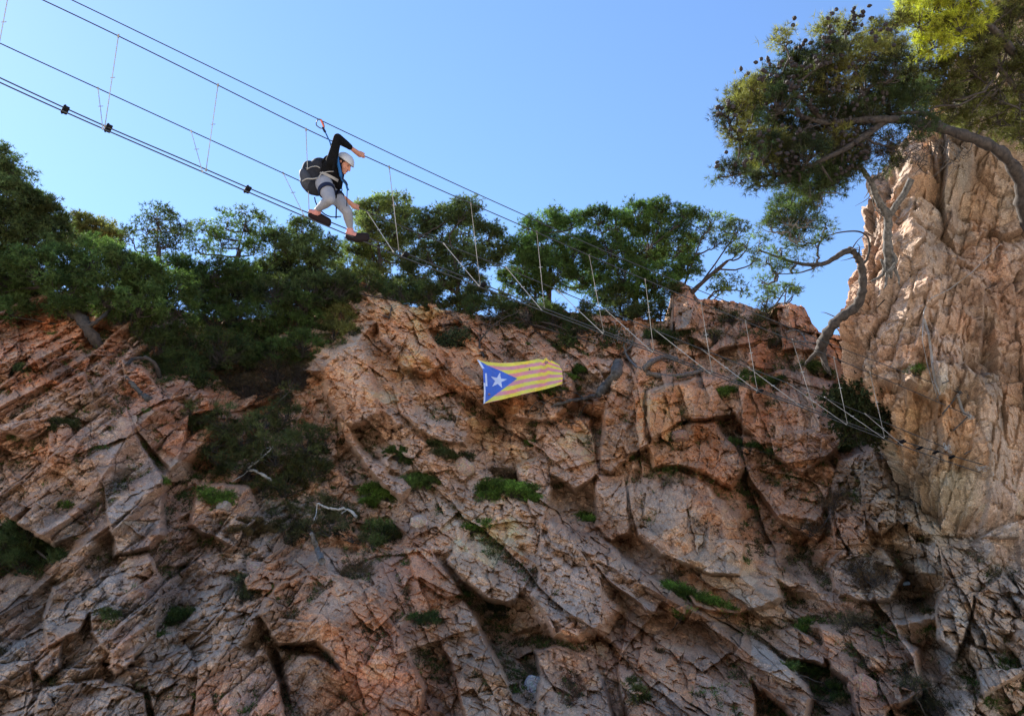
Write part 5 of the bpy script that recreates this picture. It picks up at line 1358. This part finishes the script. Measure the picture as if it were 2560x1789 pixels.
def solid(name, parts, mat, parent, voxel=.008, smooth=3, sub=None):
    """one continuous surface grown from overlapping tapered volumes"""
    bm = bmesh.new()
    for p in parts:
        if p[0] == 'b':                                   # ball: centre, radii along (right, away, up) of the view, optional axes
            _, c, r, *ax = p
            M = Matrix.Translation(c)
            if ax: M = M @ ax[0].to_4x4()
            bmesh.ops.create_icosphere(bm, subdivisions=3, radius=1, matrix=M @ Matrix.Diagonal((*r, 1)))
        else:                                             # limb: joints with radii
            _, pts, rad_ = p
            for i in range(len(pts)):
                bmesh.ops.create_icosphere(bm, subdivisions=2, radius=rad_[i], matrix=Matrix.Translation(pts[i]))
                if i:
                    a, b_ = pts[i - 1], pts[i]; dv = b_ - a
                    M = Matrix.Translation((a + b_) / 2) @ dv.to_track_quat('Z', 'Y').to_matrix().to_4x4()
                    bmesh.ops.create_cone(bm, cap_ends=True, segments=14, radius1=rad_[i - 1], radius2=rad_[i], depth=dv.length, matrix=M)
    me = bpy.data.meshes.new(name); bm.to_mesh(me); bm.free()
    o = bpy.data.objects.new(name, me); COL.objects.link(o)
    r = o.modifiers.new("r", 'REMESH'); r.mode = 'VOXEL'; r.voxel_size = voxel
    if smooth:
        s_ = o.modifiers.new("s", 'SMOOTH'); s_.iterations = smooth; s_.factor = .5
    dg = bpy.context.evaluated_depsgraph_get()
    m2 = bpy.data.meshes.new_from_object(o.evaluated_get(dg))
    bpy.data.objects.remove(o); bpy.data.meshes.remove(me)
    m2.name = name
    m2.materials.clear()
    m2.polygons.foreach_set('use_smooth', np.ones(len(m2.polygons), bool))
    return link_mesh(name, m2, mat, parent)


SKIN = flat_mat("skin", (.50, .24, .17), .55, 0, .12, 20)
BLACK = flat_mat("black_fabric", (.006, .006, .007), .95, 0, .3, 30)
GREY = flat_mat("grey_leggings", (.26, .265, .30), .85, 0, .15, 14)
PACKM = flat_mat("backpack_fabric", (.022, .024, .032), .8, 0, .3, 10)
HELM = flat_mat("helmet_shell", (.42, .42, .44), .35)
HAIR = flat_mat("hair", (.025, .015, .012), .7)
STRAP = flat_mat("blue_webbing", (.02, .10, .28), .7)
DSTRAP = flat_mat("dark_webbing", (.015, .02, .045), .7)
GSTRAP = flat_mat("grey_webbing", (.30, .29, .28), .7)
PINK = flat_mat("pink_shoe", (.50, .22, .20), .7)
SOLE = flat_mat("shoe_sole", (.015, .010, .012), .7)
ORANGE = flat_mat("orange_gate", (.65, .13, .06), .4, .3)

person = empty("person", pp(560, 800), "person in white helmet, black top and grey leggings stepping along the foot cables", "person")
# joints
sR, sL = pp(578, 545, -.15), pp(615, 600, .15)
eR, wR, hR = pp(642, 285, -.16), pp(790, 400, -.02), pp(862, 462, .02)
eL, wL, hL = pp(612, 880, .34), pp(742, 975, .52), pp(812, 1030, .60)
hipR, hipL = pp(490, 800, -.09), pp(545, 850, .09)
kR, aR = pp(560, 975, -.30), pp(418, 1085, -.02)
kL, aL = pp(748, 1110, -.02), pp(780, 1285, .10)
pel = pp(500, 800, 0); wai = pp(545, 720, 0); che = pp(585, 620, 0); nek = pp(640, 580, .0)
hc = pp(712, 572, .0)
f2 = (RT * .80 - UP * .60 - FW * .25); f2 /= np.linalg.norm(f2); hf = Vector(f2)
hu = Vector(RT * .6 + UP * .8); hu = (hu - hf * hu.dot(hf)).normalized(); hs = hf.cross(hu)
HM = Matrix((hs, hf, hu)).transposed()


def hp(s_, f_, u_): return hc + hs * s_ + hf * f_ + hu * u_


def hand(wrist, palm, fdir, curl, side, thumb_side):
    """palm plus five bent fingers; returns parts"""
    parts = [('l', [wrist, wrist.lerp(palm, .5), palm], [.024, .030, .031])]
    ax = (palm - wrist).normalized()
    lat = side.normalized()
    cd = curl.normalized()
    for i, (ln, o_) in enumerate(((.068, -.028), (.078, -.009), (.074, .010), (.060, .028))):
        b0 = palm + ax * .022 + lat * o_
        d1 = (fdir * .9 + cd * .25).normalized(); d2 = (fdir * .3 + cd * .9).normalized(); d3 = (cd * .9 - fdir * .35).normalized()
        p1 = b0 + d1 * ln * .48; p2 = p1 + d2 * ln * .34; p3 = p2 + d3 * ln * .28
        parts.append(('l', [b0, p1, p2, p3], [.0100, .0092, .0085, .0075]))
    t0 = palm - ax * .01 + lat * thumb_side * .030
    t1 = t0 + (fdir * .5 + lat * thumb_side * .7).normalized() * .035; t2 = t1 + (fdir * .6 + cd * .7).normalized() * .032
    parts.append(('l', [t0, t1, t2], [.013, .011, .009]))
    return parts


cabdir = Vector(PB[50] - PB[49]).normalized()
def on_cable(Pl, cx, cy):
    px, py = 700 + .2242 * cx, 280 + .2242 * cy
    r_ = np.array((V(px, py, 1.0) - Vector(CAM)).normalized()); q_ = Pl - CAM
    best = None
    for i in range(len(Pl) - 1):
        for t_ in np.linspace(0, 1, 12):
            s_ = q_[i] * (1 - t_) + q_[i + 1] * t_; e_ = np.linalg.norm(s_ - (s_ @ r_) * r_)
            if best is None or e_ < best[0]: best = (e_, s_ + CAM, Pl[i + 1] - Pl[i])
    return Vector(best[1]), Vector(best[2]).normalized()


gR, cR = on_cable(PB, 893, 482); gL, cL = on_cable(PC, 845, 1040)
def grip(wrist, g, cdir, tside):
    """a fist closed round the cable: fingers pass in front, over the top and down behind"""
    over = Vector(UP) - cdir * Vector(UP).dot(cdir); over.normalize()
    away = cdir.cross(over); away = away if away.dot(Vector(FW)) > 0 else -away
    palm = g - over * .020 - away * .026 + (wrist - g).normalized() * .014
    parts = [('l', [wrist, wrist.lerp(palm, .55), palm], [.024, .030, .032]), ('l', [palm - cdir * .026, palm + cdir * .026], [.022, .022])]
    for ln, o_ in ((.92, .034), (1.0, .012), (.97, -.010), (.82, -.031)):
        b0 = g + cdir * o_ - away * .026 - over * .006
        p1 = g + cdir * o_ - away * .020 + over * .022 * ln; p2 = g + cdir * o_ * .95 + away * .012 + over * .026 * ln; p3 = g + cdir * o_ * .9 + away * .026 * ln - over * .002; p4 = g + cdir * o_ * .9 + away * .012 - over * .017
        parts.append(('l', [b0, p1, p2, p3, p4], [.0108, .0104, .0098, .0092, .0082]))
    t0 = palm + cdir * tside * .030; t1 = g + cdir * tside * .052 - away * .014 - over * .020; t2 = g + cdir * tside * .040 + away * .010 - over * .022
    parts.append(('l', [t0, t1, t2], [.014, .0118, .0098]))
    return parts


hpart = grip(wR, gR, cR, 1)
lpart = grip(wL, gL, cL, 1)
body = [('b', hp(0, 0, .0), (.073, .092, .100), HM), ('b', hp(0, .045, -.055), (.052, .050, .055), HM), ('b', hp(0, .082, -.088), (.024, .020, .022), HM),
        ('l', [hp(0, .092, .012), hp(0, .114, -.030)], [.010, .015]), ('b', hp(0, .090, -.062), (.022, .012, .007), HM), ('b', hp(0, .088, -.052), (.020, .012, .006), HM),
        ('b', hp(-.074, -.008, -.012), (.010, .018, .028), HM), ('b', hp(.074, -.008, -.012), (.010, .018, .028), HM),
        ('b', hp(-.045, .055, -.045), (.022, .025, .022), HM), ('b', hp(.045, .055, -.045), (.022, .025, .022), HM),
        ('l', [hp(0, -.02, -.06), nek, che], [.054, .056, .09]), ('l', [che, wai, pel], [.125, .105, .12]), ('l', [sR, che, sL], [.055, .11, .055]),
        ('l', [sR, eR, wR], [.050, .036, .025]), ('l', [sL, eL, wL], [.050, .036, .025]),
        ('l', [hipR, kR, aR], [.080, .050, .034]), ('l', [hipL, kL, aL], [.080, .050, .034]),
        ('l', [aR, pp(395, 1150, 0), pp(500, 1200, .03)], [.034, .036, .030]), ('l', [aL, pp(790, 1365, .12), pp(900, 1385, .15)], [.034, .036, .030])] + hpart + lpart
solid("body", body, SKIN, person, .0052, 2)
EYE = flat_mat("eye", (.04, .025, .02), .2); LIP = flat_mat("lips", (.40, .09, .09), .5)
for sgn in (-1, 1):
    bm = bmesh.new(); bmesh.ops.create_icosphere(bm, subdivisions=2, radius=1, matrix=Matrix.Translation(hp(.030 * sgn, .083, .002)) @ HM.to_4x4() @ Matrix.Diagonal((.013, .008, .007, 1)))
    me = bpy.data.meshes.new("eye"); bm.to_mesh(me); bm.free(); link_mesh("eye", me, EYE, person)
bm = bmesh.new(); bmesh.ops.create_icosphere(bm, subdivisions=2, radius=1, matrix=Matrix.Translation(hp(0, .097, -.058)) @ HM.to_4x4() @ Matrix.Diagonal((.021, .008, .007, 1)))
me = bpy.data.meshes.new("lips"); bm.to_mesh(me); bm.free(); link_mesh("lips", me, LIP, person)
# hair: cap over the skull and fringe under the helmet rim
solid("hair", [('b', hp(0, -.018, .022), (.082, .090, .092), HM), ('l', [hp(-.06, .055, .045), hp(0, .085, .052), hp(.06, .055, .045)], [.020, .020, .020]), ('l', [hp(0, -.085, -.02), hp(0, -.12, -.09), hp(0, -.125, -.15)], [.035, .03, .018])], HAIR, person, .006, 2)
# helmet shell: open half dome with a rim
bm = bmesh.new()
for i in range(10):
    for j in range(28):
        th = (i / 9) * math.radians(88); ph = 2 * PI * j / 28
        rx, ry, rz = .098, .118, .095
        bm.verts.new(hp(rx * math.sin(th) * math.cos(ph), -.008 + ry * math.sin(th) * math.sin(ph) + (.012 if i == 9 and math.sin(ph) > .5 else 0), .022 + rz * math.cos(th)))
bm.verts.ensure_lookup_table()
for i in range(9):
    for j in range(28):
        a, b_, c, d_ = i * 28 + j, i * 28 + (j + 1) % 28, (i + 1) * 28 + (j + 1) % 28, (i + 1) * 28 + j
        if i == 0: continue
        bm.faces.new([bm.verts[k] for k in (a, b_, c, d_)])
bm.faces.new([bm.verts[28 + j] for j in range(28)])
for v_ in [bm.verts[j] for j in range(28)]: bm.verts.remove(v_)
for f_ in bm.faces: f_.smooth = True
me = bpy.data.meshes.new("helmet"); bm.to_mesh(me); bm.free()
ho = link_mesh("helmet", me, HELM, person); s_ = ho.modifiers.new("t", 'SOLIDIFY'); s_.thickness = .010
for sgn in (-1, 1):
    tube_obj("chin_strap", smooth_path([hp(.088 * sgn, .03, .03), hp(.082 * sgn, .025, -.03), hp(.05 * sgn, .05, -.085), hp(0, .07, -.115)], 5), .006, BLACK, person)
# clothes
solid("top", [('l', [nek - Vector(RT) * .01, che], [.062, .11]), ('l', [che, wai, pp(560, 735, 0)], [.150, .125, .120]), ('l', [sR, che, sL], [.075, .135, .075]), ('l', [che, pp(640, 700, .0), pp(655, 830, .02)], [.11, .085, .045]), ('l', [wai, pp(610, 740, .0), pp(640, 790, .02)], [.10, .085, .06]),
              ('l', [sR, sR.lerp(eR, .5), eR, eR.lerp(wR, .55), eR.lerp(wR, .93)], [.068, .056, .050, .044, .036]), ('l', [sL, eL, eL.lerp(wL, .55)], [.066, .050, .036])], BLACK, person, .008, 3)
solid("leggings", [('l', [pp(525, 745, 0), pel], [.112, .135]), ('l', [hipR, pel, hipL], [.105, .115, .10]), ('l', [hipR, hipR.lerp(kR, .5), kR, kR.lerp(aR, .4), aR.lerp(kR, .08)], [.105, .088, .064, .062, .040]),
                   ('l', [hipL, hipL.lerp(kL, .5), kL, kL.lerp(aL, .4), aL.lerp(kL, .06)], [.100, .084, .062, .058, .040])], GREY, person, .008, 3)
for heel, mid, toe, ank in ((pp(345, 1135, -.02), pp(430, 1175, 0), pp(535, 1228, .03), aR), (pp(762, 1375, .10), pp(850, 1400, .13), pp(962, 1395, .16), aL)):
    dz = Vector(UP) * .022
    solid("shoe", [('l', [heel + dz, mid + dz, toe + dz * .4], [.036, .038, .026]), ('l', [heel.lerp(mid, .35) + dz, ank - Vector(UP) * .035], [.042, .044])], PINK, person, .007, 2)
    solid("shoe_sole", [('l', [heel - dz * .6, mid - dz * .7, toe - dz * .8], [.040, .044, .040]), ('l', [mid.lerp(toe, .1) + dz * .8, toe + dz * .5], [.044, .042])], SOLE, person, .007, 2)


def loop(c, ax, r1, r2, rr_, name, mat, par=person, tilt=None, flat=2.2):
    """a webbing band round a limb"""
    ax = ax.normalized(); u = ax.orthogonal().normalized(); v_ = ax.cross(u)
    bm = bmesh.new(); n = 28; vs_ = []
    for i in range(n):
        th = 2 * PI * i / n; d_ = u * math.cos(th) * r1 + v_ * math.sin(th) * r2; dn = d_.normalized()
        vs_.append([bm.verts.new(c + d_ + dn * a + ax * b_) for a, b_ in ((-rr_ * .4, -rr_ * flat), (rr_ * .5, -rr_ * flat), (rr_ * .5, rr_ * flat), (-rr_ * .4, rr_ * flat))])
    for i in range(n):
        A, B_ = vs_[i], vs_[(i + 1) % n]
        for k in range(4): bm.faces.new((A[k], A[(k + 1) % 4], B_[(k + 1) % 4], B_[k]))
    me = bpy.data.meshes.new(name); bm.to_mesh(me); bm.free(); return link_mesh(name, me, mat, par)


def band(pts, w_, name, mat, par=person, thick=.004):
    return tube_obj(name, smooth_path(pts, 6), w_, mat, par, 6)


har = empty("harness", pp(545, 720), None, None)
har.parent = person; har.matrix_parent_inverse = Matrix.Translation(person.location).inverted(); bpy.context.view_layer.update()
hpar = person
del_har = har; bpy.data.objects.remove(del_har)
loop(hipR.lerp(kR, .45), kR - hipR, .096, .096, .012, "leg_loop", DSTRAP, flat=2.6)
loop(hipL.lerp(kL, .40), kL - hipL, .094, .094, .012, "leg_loop", DSTRAP, flat=2.2)
loop(pp(552, 728, 0), (che - pel), .128, .135, .008, "waist_belt", GSTRAP, flat=2.0)
band([pp(440, 730, -.15), pp(465, 790, -.19), pp(490, 850, -.22)], .010, "harness_strap", DSTRAP)
band([pp(660, 860, -.06), pp(630, 920, -.05), pp(628, 1050, -.02), pp(625, 1190, 0)], .009, "harness_strap", BLACK)
band([pp(640, 500, -.12), pp(648, 560, -.14), pp(665, 640, -.12), pp(682, 720, -.10)], .020, "chest_strap", STRAP)
band([pp(430, 740, -.16), pp(460, 690, -.17), pp(520, 668, -.17), pp(600, 662, -.15)], .006, "waist_strap", GSTRAP)
th = np.linspace(0, 2 * PI, 14)
tube_obj("tie_in_ring", np.array([np.array(pp(678 + 14 * math.cos(t), 868 + 22 * math.sin(t), -.07)) for t in th]), .006, BLACK, person)
# lanyards: to the upper cable, and a spare one hanging
lan = empty("safety_lanyard", pp(560, 330, -.1), "blue webbing lanyard clipped to the uppermost cable with an orange-gated carabiner", "lanyard")
cA = near_on(PA, 795, 298) - PDEP
band([pp(486, 185, cA), pp(510, 235, cA + .02), pp(535, 290, -.12), pp(560, 345, -.16), pp(580, 430, -.05), pp(625, 520, -.02)], .008, "strap", STRAP, lan)
band([pp(478, 170, cA), pp(490, 200, cA), pp(505, 225, cA)], .014, "sewn_end", DSTRAP, lan)
oval = [(432, 80), (412, 100), (404, 140), (425, 165), (462, 184), (492, 172), (488, 140), (470, 100), (455, 85), (432, 80)]
tube_obj("carabiner", smooth_path([pp(x, y, cA) for x, y in oval], 4), .0065, DARKSTEEL, lan)
tube_obj("gate", smooth_path([pp(455, 88, cA - .01), pp(472, 125, cA - .012), pp(490, 170, cA - .01)], 4), .0105, ORANGE, lan)
lan2 = empty("spare_lanyard", pp(745, 830, -.1), "dark blue spare lanyard dangling in front of the climber's waist", "lanyard")
band([pp(682, 720, -.10), pp(700, 765, -.1), pp(735, 800, -.1), pp(750, 850, -.1), pp(762, 872, -.1)], .013, "strap", STRAP, lan2)
band([pp(690, 735, -.11), pp(720, 765, -.12), pp(740, 790, -.12), pp(752, 820, -.11)], .010, "strap", DSTRAP, lan2)
band([pp(750, 850, -.1), pp(747, 950, -.1), pp(745, 1052, -.1)], .0055, "cord", BLACK, lan2)
rp = empty("rope_loop", pp(560, 1170, .05), "dark rope loop hanging behind the climber's knees", "rope")
band([pp(385, 950, .02), pp(400, 1010, .05), pp(440, 1080, .1), pp(500, 1140, .12), pp(580, 1170, .12), pp(680, 1165, .1)], .0075, "rope", BLACK, rp)
# backpack
bp_ = empty("backpack", pp(350, 760), "round dark grey backpack on the climber's back", "backpack")
pax = Matrix((Vector(RT), Vector(FW), Vector(UP))).transposed() @ Matrix.Rotation(math.radians(-28), 3, 'Y')
solid("pack_body", [('b', pp(385, 730, .02), (.128, .13, .222), pax), ('b', pp(335, 795, .0), (.10, .12, .155), pax), ('b', pp(440, 620, .02), (.12, .13, .12), pax), ('b', pp(400, 840, .02), (.09, .13, .11), pax)], PACKM, bp_, .009, 4)
solid("pocket", [('b', pp(300, 740, -.03), (.075, .12, .13), pax), ('b', pp(290, 800, -.03), (.06, .11, .10), pax)], flat_mat("pocket_fabric", (.05, .055, .07), .7, 0, .2, 10), bp_, .009, 3)
tube_obj("compression_strap", smooth_path([pp(250, 770, -.13), pp(300, 745, -.17), pp(360, 745, -.16), pp(430, 735, -.15)], 5), .009, GSTRAP, bp_)
tube_obj("compression_strap", smooth_path([pp(300, 640, -.10), pp(350, 612, -.14), pp(410, 606, -.14), pp(445, 625, -.14)], 5), .006, GSTRAP, bp_)
tube_obj("shoulder_strap", smooth_path([pp(470, 560, -.10), pp(520, 500, -.12), pp(580, 500, -.16), pp(600, 560, -.19), pp(590, 650, -.18)], 5), .016, BLACK, bp_)

# ------------------------------------------------------------------ loose stones and litter resting on the slope
def boulder(px, py, r, col, label, seed, which=None, sq=(1, .9, .85)):
    p, d = on_rock(px, py, which)
    rm = r * d / F
    rs = np.random.RandomState(seed)
    bm = bmesh.new(); bmesh.ops.create_icosphere(bm, subdivisions=4, radius=1.0)
    pln = [(Vector(rs.randn(3)).normalized(), rs.uniform(.62, .9)) for _ in range(14)]
    for v_ in bm.verts:
        q_ = v_.co.copy()
        for n_, h_ in pln:
            t_ = q_.dot(n_)
            if t_ > h_: q_ -= n_ * (t_ - h_)
        q_ += Vector(rs.randn(3)) * .012
        v_.co = Vector((q_.x * sq[0], q_.y * sq[1], q_.z * sq[2])) * rm
    me = bpy.data.meshes.new("boulder"); bm.to_mesh(me); bm.free()
    a = me.color_attributes.new("Col", 'FLOAT_COLOR', 'POINT')
    for i in range(len(me.vertices)): a.data[i].color = (*[c * rs.uniform(.85, 1.15) for c in col], 1)
    o = link_mesh("boulder", me, ROCK); o.location = Vector(at(px, py, d - rm * .35))
    tag(o, label, "boulder")


boulder(1045, 1305, 26, (.40, .31, .25), "round pale stone resting below the green cushion, left of the cream slab", 3)
boulder(1336, 1722, 34, (.38, .36, .37), "whitish grey block wedged in the dark crack at the bottom", 5, sq=(.8, .9, 1.1))
boulder(560, 1268, 20, (.30, .24, .20), "small grey block in the gully under the stunted pine", 8)
boulder(1700, 1120 - 28, 24, (.30, .18, .13), "reddish knob on the orange rock face", 9)
boulder(2160, 1715, 40, (.40, .24, .17), "smooth orange boulder near the bottom right", 12)
boulder(1160, 1168, 30, (.42, .30, .22), "angular tan stone on the scree above the heath clump", 15)
boulder(640, 1420, 26, (.32, .22, .17), "brownish stone below the tangled dark bush", 17)
bt_p, bt_d = on_rock(2264, 1458)
bot = empty("plastic_bottle", Vector(at(2264, 1462, bt_d - .05)), "crumpled pale blue plastic bottle lying on the ledge by the spiky dry bush", "bottle")
BOTM = flat_mat("bottle_plastic", (.35, .50, .72), .25, 0, .2, 30)
c0 = at(2253, 1459, bt_d - .10); c1 = at(2275, 1457, bt_d - .10)
tt = np.linspace(0, 1, 9); tbb = Tubes(); tbb.add(c0 + (c1 - c0) * tt[:, None], [.012, .028, .036, .032, .037, .031, .037, .034, .015], 10)
link_mesh("bottle_body", tbb.mesh("bottle_body"), BOTM, bot)
tube_obj("cap", np.array([c0 - (c1 - c0) * .12, c0]), .014, flat_mat("cap", (.6, .62, .66), .4), bot)
